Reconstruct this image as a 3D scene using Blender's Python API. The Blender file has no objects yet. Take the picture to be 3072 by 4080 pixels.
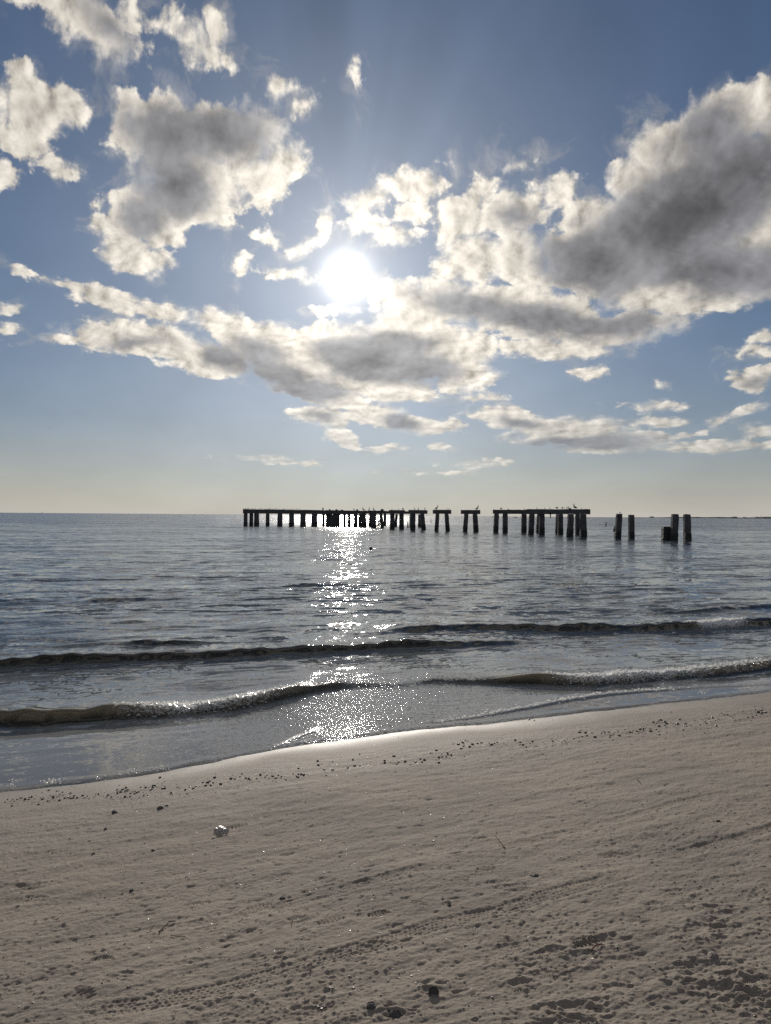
import bpy, math, random
import numpy as np
from mathutils import Vector, Matrix

scene = bpy.context.scene
COL = scene.collection
PI = math.pi

# ------------------------------------------------------------------ camera
EYE = 2.3                      # eye height above the still water
FPX = 2946.0                   # focal length in photo pixels (photo 3072 x 4080)
cam_data = bpy.data.cameras.new("camera")
cam = bpy.data.objects.new("camera", cam_data)
COL.objects.link(cam)
scene.camera = cam
cam_data.sensor_fit = 'VERTICAL'
cam_data.sensor_height = 24.0
cam_data.lens = 24.0 * FPX / 4080.0
cam_data.clip_start = 0.05
cam_data.clip_end = 60000
CAM_R = Matrix.Rotation(math.radians(90.27), 3, 'X') @ Matrix.Rotation(math.radians(0.43), 3, 'Z')
cam.matrix_world = Matrix.Translation((0, 0, EYE)) @ CAM_R.to_4x4()


def look(px, py):
    """direction in the world of a photo pixel"""
    return (CAM_R @ Vector(((px - 1536) / FPX, (2040 - py) / FPX, -1.0))).normalized()


def on_water(px, py, z=0.0):
    """the point of the level z that the photo shows at this pixel"""
    d = look(px, py)
    t = (z - EYE) / d.z
    return Vector((d.x * t, d.y * t, z))


def at_depth(px, py, y):
    d = look(px, py)
    t = y / d.y
    return Vector((d.x * t, y, EYE + d.z * t))


# ------------------------------------------------------------------ sun, exposure
SUN = look(1383, 1103)
SUN_EL = math.asin(SUN.z)
SUN_AZ = math.atan2(SUN.x, SUN.y)
sun_data = bpy.data.lights.new("sun", 'SUN')
sun_data.energy = 3.2
sun_data.angle = math.radians(0.55)
sun_data.color = (1.0, 0.925, 0.83)
sun = bpy.data.objects.new("sun", sun_data)
sun.rotation_euler = SUN.to_track_quat('Z', 'Y').to_euler()
COL.objects.link(sun)

vs = scene.view_settings
scene.display_settings.display_device = 'sRGB'
vs.view_transform = 'Standard'
vs.look = 'None'
vs.exposure = 0.0
vs.gamma = 1.0
vs.use_curve_mapping = False


# ------------------------------------------------------------------ node helper
class N:
    """tiny wrapper so that shader maths can be written as expressions"""
    def __init__(self, tree):
        self.t = tree

    def new(self, kind, **kw):
        n = self.t.nodes.new(kind)
        for k, v in kw.items():
            setattr(n, k, v)
        return n

    def put(self, sock, v):
        if isinstance(v, S):
            v = v.s
        if isinstance(v, bpy.types.NodeSocket):
            self.t.links.new(v, sock)
        else:
            sock.default_value = v

    def m(self, op, *a, clamp=False):
        n = self.new('ShaderNodeMath', operation=op, use_clamp=clamp)
        for i, v in enumerate(a):
            self.put(n.inputs[i], v)
        return S(self, n.outputs[0])

    def vm(self, op, *a, out=0):
        n = self.new('ShaderNodeVectorMath', operation=op)
        for i, v in enumerate(a):
            if op == 'SCALE' and i == 1:
                self.put(n.inputs[3], v)
            else:
                self.put(n.inputs[i], v)
        return S(self, n.outputs[out])

    def xyz(self, v):
        n = self.new('ShaderNodeSeparateXYZ')
        self.put(n.inputs[0], v)
        return [S(self, o) for o in n.outputs]

    def comb(self, x, y, z=0.0):
        n = self.new('ShaderNodeCombineXYZ')
        for i, v in enumerate((x, y, z)):
            self.put(n.inputs[i], v)
        return S(self, n.outputs[0])

    def noise(self, vec, scale, detail=4, rough=0.55, dim='3D', dist=0.0, lac=2.0):
        n = self.new('ShaderNodeTexNoise', noise_dimensions=dim)
        if dim == '1D':
            self.put(n.inputs['W'], vec)
        else:
            self.put(n.inputs['Vector'], vec)
        n.inputs['Scale'].default_value = scale
        n.inputs['Detail'].default_value = detail
        n.inputs['Roughness'].default_value = rough
        n.inputs['Lacunarity'].default_value = lac
        n.inputs['Distortion'].default_value = dist
        return S(self, n.outputs['Fac']), S(self, n.outputs['Color'])

    def mix(self, f, a, b, blend='MIX'):
        n = self.new('ShaderNodeMix', data_type='RGBA', blend_type=blend)
        self.put(n.inputs[0], f)
        self.put(n.inputs[6], a)
        self.put(n.inputs[7], b)
        return S(self, n.outputs[2])

    def step(self, v, lo, hi, a=0.0, b=1.0):
        n = self.new('ShaderNodeMapRange', interpolation_type='SMOOTHSTEP')
        for i, q in enumerate((v, lo, hi, a, b)):
            self.put(n.inputs[i], q)
        return S(self, n.outputs[0])

    def ramp(self, v, stops, interp='LINEAR'):
        n = self.new('ShaderNodeValToRGB')
        n.color_ramp.interpolation = interp
        el = n.color_ramp.elements
        while len(el) < len(stops):
            el.new(0.5)
        for e, (p, c) in zip(el, stops):
            e.position = p
            e.color = (*c, 1.0) if len(c) == 3 else c
        self.put(n.inputs[0], v)
        return S(self, n.outputs[0])

    def attr(self, name):
        n = self.new('ShaderNodeAttribute', attribute_name=name)
        return S(self, n.outputs['Fac'])


class S:
    def __init__(self, n, s):
        self.n = n
        self.s = s

    def __add__(self, o): return self.n.m('ADD', self, o)
    def __radd__(self, o): return self.n.m('ADD', self, o)
    def __sub__(self, o): return self.n.m('SUBTRACT', self, o)
    def __rsub__(self, o): return self.n.m('SUBTRACT', o, self)
    def __mul__(self, o): return self.n.m('MULTIPLY', self, o)
    def __rmul__(self, o): return self.n.m('MULTIPLY', self, o)
    def __truediv__(self, o): return self.n.m('DIVIDE', self, o)
    def __pow__(self, o): return self.n.m('POWER', self, o)


# ------------------------------------------------------------------ sky with clouds
world = bpy.data.worlds.new("World")
scene.world = world
world.use_nodes = True
wt = world.node_tree
wt.nodes.clear()
w = N(wt)
U = 15.976                       # sky unit: 100 px of a 1666 px wide print of the photo
tc = w.new('ShaderNodeTexCoord')
D = S(w, tc.outputs['Generated'])
dx, dy, dz = w.xyz(D)
az = w.m('ARCTAN2', dx, dy)
el = w.m('ARCSINE', dz)
elp = w.m('MAXIMUM', el, 0.0)

sky = w.new('ShaderNodeTexSky', sky_type='NISHITA')
sky.sun_disc = False
sky.sun_elevation = SUN_EL
sky.sun_rotation = SUN_AZ
sky.altitude = 0.0
sky.air_density = 1.0
sky.dust_density = 0.6
sky.ozone_density = 2.0

# angle from the sun, in degrees
sdot = w.vm('DOT_PRODUCT', D, tuple(SUN), out=1)
sang = w.m('MULTIPLY', w.m('ARCCOSINE', w.m('MINIMUM', sdot, 1.0)), 180 / PI)

q = w.comb(az * U, elp * U)
flat = w.m('MINIMUM', elp * (57.3 / 36.0) + 0.22, 1.0)     # clouds foreshorten towards the horizon
lv = w.m('LOGARITHM', elp * 57.3 + 10.0, math.e) * (36.0 / 57.3 * U)
nq = w.comb(az * U, lv)

w1 = w.noise(nq, 0.85, 5, 0.5, '2D')[1]
w2 = w.noise(nq, 4.0, 6, 0.6, '2D')[1]
wv = w.vm('ADD', w.vm('SCALE', w.vm('SUBTRACT', w1, (.5, .5, .5)), 0.50),
          w.vm('SCALE', w.vm('SUBTRACT', w2, (.5, .5, .5)), 0.24))
wx, wy, _ = w.xyz(wv)
qw = w.vm('ADD', q, w.comb(wx, wy * flat))


def sky_point(px, py):
    d = look(px * 3072 / 1666, py * 3072 / 1666)
    return math.atan2(d.x, d.y) * U, math.asin(d.z) * U


def blobs(vec, rows, start=-9.0, soft=0.0):
    """signed distance (sky units, + inside) to a union of ellipses (cx, cy, rx, ry, turn)"""
    acc = None
    vx, vy, _z = w.xyz(vec)
    for row in rows:
        cx, cy, rx, ry = row[:4]
        rot = row[4] if len(row) > 4 else 0
        x, y = sky_point(cx, cy)
        x1, y1 = sky_point(cx + 20, cy)
        x2, y2 = sky_point(cx, cy - 20)
        sx = math.hypot(x1 - x, y1 - y) / 0.2
        sy = math.hypot(x2 - x, y2 - y) / 0.2
        a = -math.radians(rot) + math.atan2(y1 - y, x1 - x)
        rx, ry = rx * sx / 100, ry * sy / 100
        r = min(rx, ry) * 0.7 + math.sqrt(rx * ry) * 0.3
        mp = w.new('ShaderNodeMapping', vector_type='TEXTURE')
        # z carries the running union, so that the nodes are worked through one by one
        w.put(mp.inputs['Vector'], vec if acc is None else w.comb(vx, vy, acc))
        mp.inputs['Location'].default_value = (x, y, 0)
        mp.inputs['Rotation'].default_value = (0, 0, a)
        mp.inputs['Scale'].default_value = (rx / r, ry / r, 1e7)
        ln = w.new('ShaderNodeVectorMath', operation='LENGTH')
        wt.links.new(mp.outputs[0], ln.inputs[0])
        dd = w.m('SUBTRACT', r, S(w, ln.outputs['Value']))
        if acc is None:
            acc = dd
        elif soft:
            acc = w.m('SMOOTH_MAX', acc, dd, soft)
        else:
            acc = w.m('MAXIMUM', acc, dd)
    return acc


COVER = [
 # upper left
 (200, 50, 110, 66, 28), (120, 8, 72, 24, 10), (245, 95, 62, 42), (285, 20, 34, 26), (290, 50, 36, 20, -12),
 (425, 92, 70, 46, 25), (465, 62, 22, 32), (370, 30, 18, 20),
 (85, 235, 82, 75), (48, 145, 32, 35), (135, 200, 62, 32, 25), (60, 315, 60, 34), (8, 372, 24, 30), (122, 362, 28, 14),
 # big cloud left of the sun
 (300, 232, 36, 36), (350, 300, 112, 92), (470, 300, 115, 75), (440, 232, 36, 28), (560, 275, 72, 50, 30),
 (622, 345, 50, 48), (560, 400, 62, 45), (430, 410, 115, 80), (330, 468, 92, 70), (262, 532, 62, 44, 20),
 (225, 492, 42, 30), (335, 568, 36, 20), (480, 482, 28, 16),
 (588, 192, 27, 38, 15), (622, 186, 13, 12), (655, 225, 20, 16), (773, 182, 9, 20), (202, 433, 13, 10),
 # scraps round the sun
 (585, 517, 15, 12), (525, 573, 22, 12, -55), (692, 488, 16, 40, 25), (655, 530, 34, 12, -30), (622, 590, 52, 10, 8),
 (800, 430, 55, 40, -20), (790, 488, 46, 30), (905, 400, 60, 30, -20), (940, 385, 26, 20), (858, 512, 52, 18, -8), (885, 462, 36, 15),
 (728, 668, 40, 10), (805, 660, 16, 24),
 # broken cloud right of the sun
 (1050, 402, 26, 50, 25), (1120, 354, 26, 8, -10), (1000, 485, 66, 55), (1105, 455, 88, 52, -18), (1195, 420, 44, 28, -10),
 (1020, 560, 92, 55), (1120, 560, 70, 60),
 # the great cloud on the right
 (1580, 262, 100, 88), (1440, 315, 88, 72), (1668, 262, 42, 90), (1392, 405, 105, 78), (1560, 420, 190, 150),
 (1300, 470, 80, 58), (1236, 540, 88, 62), (1400, 560, 270, 95), (1610, 560, 150, 98), (1500, 640, 210, 36, -4),
 # belt running from the sun to the right
 (985, 650, 120, 50, 10), (1150, 680, 180, 56, 8), (1300, 715, 170, 38, -6), (1205, 755, 110, 22), (1405, 700, 90, 20, -14),
 # belt running to the left
 (150, 618, 78, 12, 16), (235, 648, 105, 22, 14), (325, 675, 90, 20, 8), (440, 690, 38, 26),
 (150, 730, 85, 8, -2), (300, 732, 155, 34, 6), (430, 765, 115, 42, 15), (560, 745, 110, 50, 18), (645, 805, 125, 46, 18),
 (740, 760, 135, 62), (860, 765, 135, 72), (960, 760, 112, 66), (900, 692, 120, 46, -16), (850, 640, 50, 30),
 (1000, 812, 75, 34, -5), (720, 862, 70, 22, 12), (845, 840, 95, 30),
 (700, 905, 58, 22, 8), (742, 945, 34, 18, 20), (800, 895, 82, 18, -5), (885, 915, 85, 19, 8), (950, 922, 50, 11),
 # low clouds
 (1100, 903, 98, 26, 8), (1235, 935, 135, 33), (1310, 955, 135, 26), (1400, 914, 60, 9), (1410, 882, 46, 7),
 (1545, 964, 150, 10, -2), (1640, 765, 44, 9), (1655, 728, 22, 9), (1637, 816, 46, 24, -8), (1615, 885, 52, 12, -18),
 (1545, 908, 42, 9, -28), (1645, 930, 46, 15), (1500, 935, 40, 8, -20),
 (1275, 804, 25, 9), (1427, 832, 9, 5), (1015, 860, 34, 7), (1072, 860, 16, 6), (25, 713, 20, 8), (20, 672, 22, 13),
 (560, 992, 56, 4, 3), (630, 1000, 42, 3), (835, 972, 32, 7), (957, 966, 17, 5), (1028, 1001, 46, 6, -2), (965, 1020, 42, 3),
]
THICK = [
 (360, 290, 92, 66), (475, 290, 95, 64), (380, 400, 78, 80), (310, 480, 44, 44), (250, 60, 40, 22, 30),
 (1590, 370, 170, 80, -14), (1530, 290, 80, 60, -30), (1480, 470, 230, 100, -20), (1280, 565, 130, 72, 10), (1560, 585, 160, 56),
 (1010, 655, 110, 26, 8), (1170, 695, 170, 34, 8), (1340, 700, 90, 22, -6),
 (290, 742, 48, 10), (480, 772, 50, 26, 20), (600, 812, 95, 32, 18), (690, 845, 66, 24, 8), (800, 775, 120, 52), (905, 800, 80, 34), (880, 740, 60, 22), (560, 755, 60, 18, 10),
 (865, 912, 36, 14, 10), (690, 902, 28, 10), (1250, 957, 125, 15, -4), (1340, 962, 50, 11), (1120, 915, 40, 9, 8), (1110, 470, 40, 20), (1640, 825, 26, 10),
]
cover = blobs(qw, COVER)
thick = blobs(qw, THICK, soft=0.35)

# open sky outside the view goes on with scattered clouds of the same kind
gx, gn = w.noise(w.vm('MULTIPLY', D, (1.0, 1.0, 2.2)), 2.6, 8, 0.55)
inview = w.m('MULTIPLY', w.step(w.m('ABSOLUTE', az), 0.62, 0.80, 1, 0), w.step(el, 0.70, 0.86, 1, 0))
side = (gx - 0.54) * 4.0
cover = w.m('ADD', cover * inview, side * (1 - inview))
thick = w.m('ADD', thick * inview, (side - 0.35) * (1 - inview))

n1 = w.noise(nq, 1.7, 10, 0.56, '2D', 0.15)[0]
# the same field one step nearer the sun: difference gives relief
sqx, sqy = SUN_AZ * U, SUN_EL * U
tos = w.vm('NORMALIZE', w.vm('SUBTRACT', (sqx, sqy, 0.0), q))
n1b = w.noise(w.vm('ADD', nq, w.vm('SCALE', tos, 0.14)), 1.7, 6, 0.54, '2D', 0.15)[0]
n3 = w.noise(nq, 0.9, 6, 0.55, '2D')[0]

nf = w.m('MAXIMUM', flat, 0.5)
dens = cover + (n1 - 0.5) * nf * 0.85 + 0.05
soft = w.step(n3, 0.42, 0.64, 0.09, 0.40)
alpha = w.step(dens, flat * -0.06, soft * w.m('ADD', flat * 0.7, 0.3))
core = w.step(thick + (n1 - 0.5) * nf * 0.45 + (n3 - 0.5) * flat * 0.45, flat * -0.34, flat * 0.26)
deep_core = w.step(thick + (n3 - 0.5) * 0.5, 0.10, 0.85)
relief = (n1 - n1b)

near = w.m('EXPONENT', sang * (-1 / 11.0))          # closeness to the sun
wide = w.m('EXPONENT', sang * (-1 / 30.0))

# clear sky: Nishita at strength 0.05, its bright low air eased off as the phone's exposure does
SKY_K = 0.05
nish = w.vm('SCALE', S(w, sky.outputs[0]), SKY_K)
clear = w.vm('DIVIDE', w.vm('MULTIPLY', nish, (0.68, 0.82, 0.98)),
             w.vm('ADD', w.vm('MULTIPLY', nish, (0.74, 0.68, 0.46)), (1.0, 1.0, 1.0)))
haze_f = w.m('EXPONENT', w.m('MULTIPLY', elp, -57.3 / 3.2)) * 0.85
clear = w.mix(haze_f, clear, (0.545, 0.510, 0.470, 1.0))
# faint darker and lighter patches of haze, and the fan of beams above the sun
hz = w.noise(nq, 0.55, 4, 0.5, '2D')[0]
ph = w.m('ARCTAN2', az - SUN_AZ, el - SUN_EL)
beam = w.noise(ph, 2.6, 2, 0.5, '1D')[0]
fan = w.m('MULTIPLY', w.step(w.m('ABSOLUTE', ph), 0.6, 1.6, 1, 0), w.m('MULTIPLY', w.step(sang, 4, 12), w.step(sang, 18, 34, 1, 0)))
clear = w.vm('SCALE', clear, 0.90 + hz * 0.20 + (beam - 0.5) * fan * 0.45)

lit = w.vm('ADD', w.vm('SCALE', (0.66, 0.60, 0.50), near), (0.56, 0.52, 0.46))
shade = w.vm('ADD', w.vm('SCALE', (0.26, 0.255, 0.24), near), (0.218, 0.218, 0.232))
shade = w.vm('SCALE', shade, w.m('SUBTRACT', 1.0, deep_core * 0.62))
grain = (n1 - 0.5) * 1.1
lit = w.vm('SCALE', lit, w.m('MAXIMUM', 0.98 + relief * 1.9 + grain * 0.10, 0.35))
shade = w.vm('SCALE', shade, w.m('MAXIMUM', 1.02 + relief * 0.75 + grain * 0.10 + (n3 - 0.5) * 1.5, 0.6))
# a thin outer skin of cloud passes more light than the body behind it
body = w.step(dens, 0.10, 0.75)
lit = w.vm('SCALE', lit, w.m('SUBTRACT', 1.12, body * 0.30))
cloud = w.mix(core, lit, shade)
low = w.step(el, 0.03, 0.20, 0.55, 0.97)
# thin veils that feather out round every cloud
n4 = w.noise(w.vm('ADD', nq, w.vm('SCALE', w1, 1.6)), 1.1, 7, 0.6, '2D')[0]
veil = w.m('MULTIPLY', w.step(cover + (n4 - 0.5) * flat * 2.2, flat * -0.25, flat * 0.50), 0.32)
out = w.mix(veil * low, clear, w.vm('SCALE', lit, 0.86))
out = w.mix(alpha * low, out, cloud)
# light scattered forward round the sun
glow = w.m('ADD', w.m('EXPONENT', w.m('MULTIPLY', w.m('POWER', sang * (1 / 1.10), 1.6), -1.0)) * 2.6,
           w.m('EXPONENT', sang * (-1 / 2.1)) * 0.50)
glow = glow + w.m('EXPONENT', sang * (-1 / 6.0)) * 0.20
glow = glow * w.step(core, 0.0, 1.0, 1.0, 0.55)
out = w.vm('ADD', out, w.vm('SCALE', (1.0, 0.97, 0.90), glow))
bg = w.new('ShaderNodeBackground')
w.put(bg.inputs[0], out)
bg.inputs[1].default_value = 1.0
wo = w.new('ShaderNodeOutputWorld')
wt.links.new(bg.outputs[0], wo.inputs[0])
world.cycles.sampling_method = 'MANUAL'
world.cycles.sample_map_resolution = 512


# ------------------------------------------------------------------ object helpers
def tag(o, label=None, cat=None, group=None, kind=None):
    if label:
        o['label'] = label
    if cat:
        o['category'] = cat
    if group:
        o['group'] = group
    if kind:
        o['kind'] = kind
    return o


def empty(name, loc):
    o = bpy.data.objects.new(name, None)
    o.empty_display_size = 0.3
    o.location = loc
    COL.objects.link(o)
    return o


def mesh_obj(name, verts, faces, mat, parent=None, origin=(0, 0, 0), smooth=False):
    me = bpy.data.meshes.new(name)
    ox, oy, oz = origin
    me.from_pydata([(v[0] - ox, v[1] - oy, v[2] - oz) for v in verts], [], faces)
    me.materials.append(mat)
    if smooth:
        me.polygons.foreach_set('use_smooth', [True] * len(me.polygons))
    me.update()
    o = bpy.data.objects.new(name, me)
    COL.objects.link(o)
    if parent:
        o.parent = parent
    else:
        o.location = origin
    return o


def grid_obj(name, X, Y, Z, mat, attrs=None):
    """a rows x cols sheet"""
    r, c = X.shape
    me = bpy.data.meshes.new(name)
    n = r * c
    me.vertices.add(n)
    me.vertices.foreach_set('co', np.stack([X, Y, Z], -1).astype(np.float32).ravel())
    idx = np.arange(n).reshape(r, c)
    q = np.stack([idx[:-1, :-1], idx[:-1, 1:], idx[1:, 1:], idx[1:, :-1]], -1).reshape(-1, 4)
    m = len(q)
    me.loops.add(m * 4)
    me.loops.foreach_set('vertex_index', q.ravel().astype(np.int32))
    me.polygons.add(m)
    me.polygons.foreach_set('loop_start', np.arange(0, m * 4, 4, dtype=np.int32))
    me.polygons.foreach_set('use_smooth', np.ones(m, dtype=bool))
    me.update(calc_edges=True)
    for k, a in (attrs or {}).items():
        at = me.attributes.new(k, 'FLOAT', 'POINT')
        at.data.foreach_set('value', a.astype(np.float32).ravel())
    me.materials.append(mat)
    o = bpy.data.objects.new(name, me)
    COL.objects.link(o)
    return o


# ------------------------------------------------------------------ numpy noise
def _hash(ix, iy, seed):
    h = (ix.astype(np.int64) * 374761393 + iy.astype(np.int64) * 668265263 + seed * 2147483647) & 0xffffffff
    h = ((h ^ (h >> 13)) * 1274126177) & 0xffffffff
    h = ((h ^ (h >> 16)) * 2246822519) & 0xffffffff
    return ((h ^ (h >> 15)) & 0xffffff) / float(0x1000000)


def gnoise(x, y, seed=0):
    """gradient noise about -0.7 .. 0.7"""
    ix = np.floor(x)
    iy = np.floor(y)
    fx = x - ix
    fy = y - iy
    ux = fx * fx * fx * (fx * (fx * 6 - 15) + 10)
    uy = fy * fy * fy * (fy * (fy * 6 - 15) + 10)

    def g(dx, dy):
        a = _hash(ix + dx, iy + dy, seed) * 2 * PI
        return np.cos(a) * (fx - dx) + np.sin(a) * (fy - dy)
    return (g(0, 0) * (1 - ux) + g(1, 0) * ux) * (1 - uy) + (g(0, 1) * (1 - ux) + g(1, 1) * ux) * uy


def fbm(x, y, octaves=4, seed=0, gain=0.5):
    s = 0
    a = 1.0
    for k in range(octaves):
        s = s + a * gnoise(x * 2 ** k + 17.3 * k, y * 2 ** k - 9.1 * k, seed + k)
        a *= gain
    return s


def lumps(x, y, cell, seed, prob, rmin=0.2, rmax=0.5, sy=1.0):
    """scattered round bumps 0..1 high; prob may be an array"""
    X = x / cell
    Y = y / (cell * sy)
    ix = np.floor(X)
    iy = np.floor(Y)
    out = np.zeros_like(X)
    for a in (-1, 0, 1):
        for b in (-1, 0, 1):
            jx = ix + a
            jy = iy + b
            cx = jx + _hash(jx, jy, seed)
            cy = jy + _hash(jx, jy, seed + 1)
            r = rmin + (rmax - rmin) * _hash(jx, jy, seed + 2) ** 2
            on = _hash(jx, jy, seed + 3) < prob
            d = np.sqrt((X - cx) ** 2 + (Y - cy) ** 2) / r
            out = np.maximum(out, np.where(on, np.clip(1 - d * d, 0, 1) * (0.5 + 0.5 * r / rmax), 0))
    return out


def sstep(v, a, b):
    t = np.clip((v - a) / (b - a), 0, 1)
    return t * t * (3 - 2 * t)


# ------------------------------------------------------------------ shoreline
def px_curve(rows, z=0.0):
    """photo points on the water -> world x, world y, extra columns, sorted by x"""
    pts = []
    for r in rows:
        p = on_water(r[0], r[1], z)
        pts.append((p.x, p.y) + tuple(r[2:]))
    pts.sort()
    return np.array(pts)


SHORE = px_curve([(0, 3160), (370, 3121), (740, 3070), (1015, 2997), (1290, 2955), (1536, 2923), (1840, 2897),
                  (2210, 2855), (2580, 2812), (2800, 2790), (3072, 2757)])


def lin_ext(x, tab, col):
    v = np.interp(x, tab[:, 0], tab[:, col])
    k0 = (tab[3, col] - tab[0, col]) / (tab[3, 0] - tab[0, 0])
    k1 = (tab[-1, col] - tab[-4, col]) / (tab[-1, 0] - tab[-4, 0])
    v = np.where(x < tab[0, 0], tab[0, col] + (x - tab[0, 0]) * min(k0, 0.35), v)
    return np.where(x > tab[-1, 0], tab[-1, col] + (x - tab[-1, 0]) * k1, v)


_sx = np.linspace(-4, 7, 60)
_sy = np.interp(_sx, SHORE[:, 0], SHORE[:, 1])
_sy = np.where(_sx < SHORE[0, 0], lin_ext(_sx, SHORE, 1), np.where(_sx > SHORE[-1, 0], lin_ext(_sx, SHORE, 1), _sy))
_sm = np.convolve(np.pad(_sy, 3, mode='edge'), np.ones(7) / 7, 'valid')
_sm[:3] = _sy[:3]
_sm[-3:] = _sy[-3:]
SHORE_S = np.stack([_sx, _sm], 1)


def off_shore(x, y):
    """distance out to sea from the waterline (negative up the beach)"""
    yw = np.interp(x, SHORE_S[:, 0], SHORE_S[:, 1])
    yw = np.where(x < -4, SHORE_S[0, 1] + (x + 4) * 0.30, yw)
    yw = np.where(x > 7, SHORE_S[-1, 1] + (x - 7) * 0.42, yw)
    yw = yw + 0.07 * gnoise(x * 1.1, x * 0 + 3.0, 5) + 0.035 * gnoise(x * 3.1, x * 0 + 2.0, 4) + 0.010 * gnoise(x * 9, x * 0 + 1.0, 6)
    return (y - yw) * 0.91


def beach_level(s):
    """smooth height of the sand against distance from the waterline"""
    up = np.clip(-s, 0, None)
    dn = np.clip(s, 0, None)
    return 0.104 * up - 0.0022 * np.minimum(up, 9) ** 2 * 0.6 + 0.03 * (1 - np.exp(-up / 0.5)) - 0.045 * dn - 0.006 * np.minimum(dn, 10) ** 1.5


def on_sand(px, py):
    """where the beach lies at this photo pixel"""
    d = look(px, py)
    t = 1.0
    for k in range(13):
        p = Vector((0, 0, EYE)) + d * t
        h = float(beach_level(off_shore(np.array([p.x]), np.array([p.y])))[0])
        t += (p.z - h) / -d.z * 0.85
    p = Vector((0, 0, EYE)) + d * t
    return p


# ------------------------------------------------------------------ beach: tyre tracks, prints, clods
def cols(tmax, n_dense, tdense=0.62):
    inner = np.linspace(-tdense, tdense, n_dense)
    outer = tdense + (tmax - tdense) * (np.linspace(0, 1, 40)[1:] ** 2.2)
    return np.concatenate([-outer[::-1], inner, outer])


ys = [2.0]
while ys[-1] < 11.5:
    hh = 1.65 if ys[-1] < 6 else 2.0
    ys.append(ys[-1] + max(0.0030, 0.72 * ys[-1] ** 2 / (739 * hh)))
near_rows = np.array([-60, -30, -14, -7, -3, -1, 0, .7, 1.2, 1.5, 1.75, 1.88])
far_rows = np.array([11.8, 12.3, 13, 14, 16, 19, 24, 32, 48, 80, 160])
YS = np.concatenate([near_rows, np.array(ys), far_rows])
TS = cols(22, 960, 0.85)
TT, YY = np.meshgrid(TS, YS)
XX = TT * (np.abs(YY) * 0.93 + 0.35 + np.where(YY < 2, 1.5, 0) * sstep(-YY, -2, 0))
SS = off_shore(XX, YY)
ZZ = beach_level(SS)
u_al = XX * 0.92 + YY * 0.39        # along the shore
v_al = -XX * 0.39 + YY * 0.92       # across it
dry = sstep(-SS, 0.25, 1.3)
rough_zone = sstep(-SS, 3.2, 5.6)
patch = fbm(XX * 0.9, YY * 0.9, 3, 40)
patch2 = fbm(XX * 1.7 + 5, YY * 1.7, 3, 48)
H = 0.030 * fbm(XX * 0.5, YY * 0.5, 2, 1) * dry
H = H + 0.010 * fbm(u_al * 1.1, v_al * 4.0, 4, 11) * (0.25 + 0.75 * dry)
H = H + (0.0050 + 0.004 * rough_zone) * fbm(u_al * 6, v_al * 11, 4, 21, 0.6) * (0.10 + 0.90 * dry)
H = H + 0.0030 * fbm(u_al * 38, v_al * 55, 3, 31, 0.6) * (0.10 + 0.9 * dry)
# wind scoured dimples and pits
wu = 0.030 * gnoise(XX * 14, YY * 14, 55) + 0.012 * gnoise(XX * 45, YY * 45, 57)
wv_ = 0.022 * gnoise(XX * 14, YY * 14, 56) + 0.010 * gnoise(XX * 45, YY * 45, 58)
pits = lumps(u_al + wu, v_al + wv_, 0.17, 60, 0.10 + 0.22 * sstep(patch, 0.0, 0.4), 0.06, 0.30, 0.34)
H = H - 0.009 * pits * dry
pits2 = lumps(u_al + wu * .6, v_al + wv_ * .6, 0.06, 70, 0.16, 0.08, 0.42, 0.42)
H = H - 0.006 * pits2 * dry
# clods thrown up by feet and wheels, thick in patches
clod_p = 0.035 + 0.75 * sstep(patch2 + 0.25 * rough_zone, 0.12, 0.42) * (0.25 + 0.75 * rough_zone)
H = H + 0.0055 * lumps(XX, YY, 0.030, 80, clod_p * dry, 0.16, 0.50) ** 0.7
H = H + 0.0065 * lumps(XX, YY, 0.075, 90, clod_p * 0.34 * dry, 0.10, 0.36) ** 0.7
scuff = sstep(patch2 + 0.30 * rough_zone, 0.22, 0.5) * rough_zone
H = H + 0.005 * scuff * (0.35 - np.abs(fbm(u_al * 7, v_al * 15, 3, 101, 0.6)))
H = H + 0.0038 * lumps(XX, YY, 0.016, 130, (0.08 + 0.5 * sstep(patch2, -.1, .4)) * dry, 0.2, 0.55)


def polyline(rows):
    pts = [on_sand(a, b) for a, b in rows]
    return np.array([(p.x, p.y) for p in pts])


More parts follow.
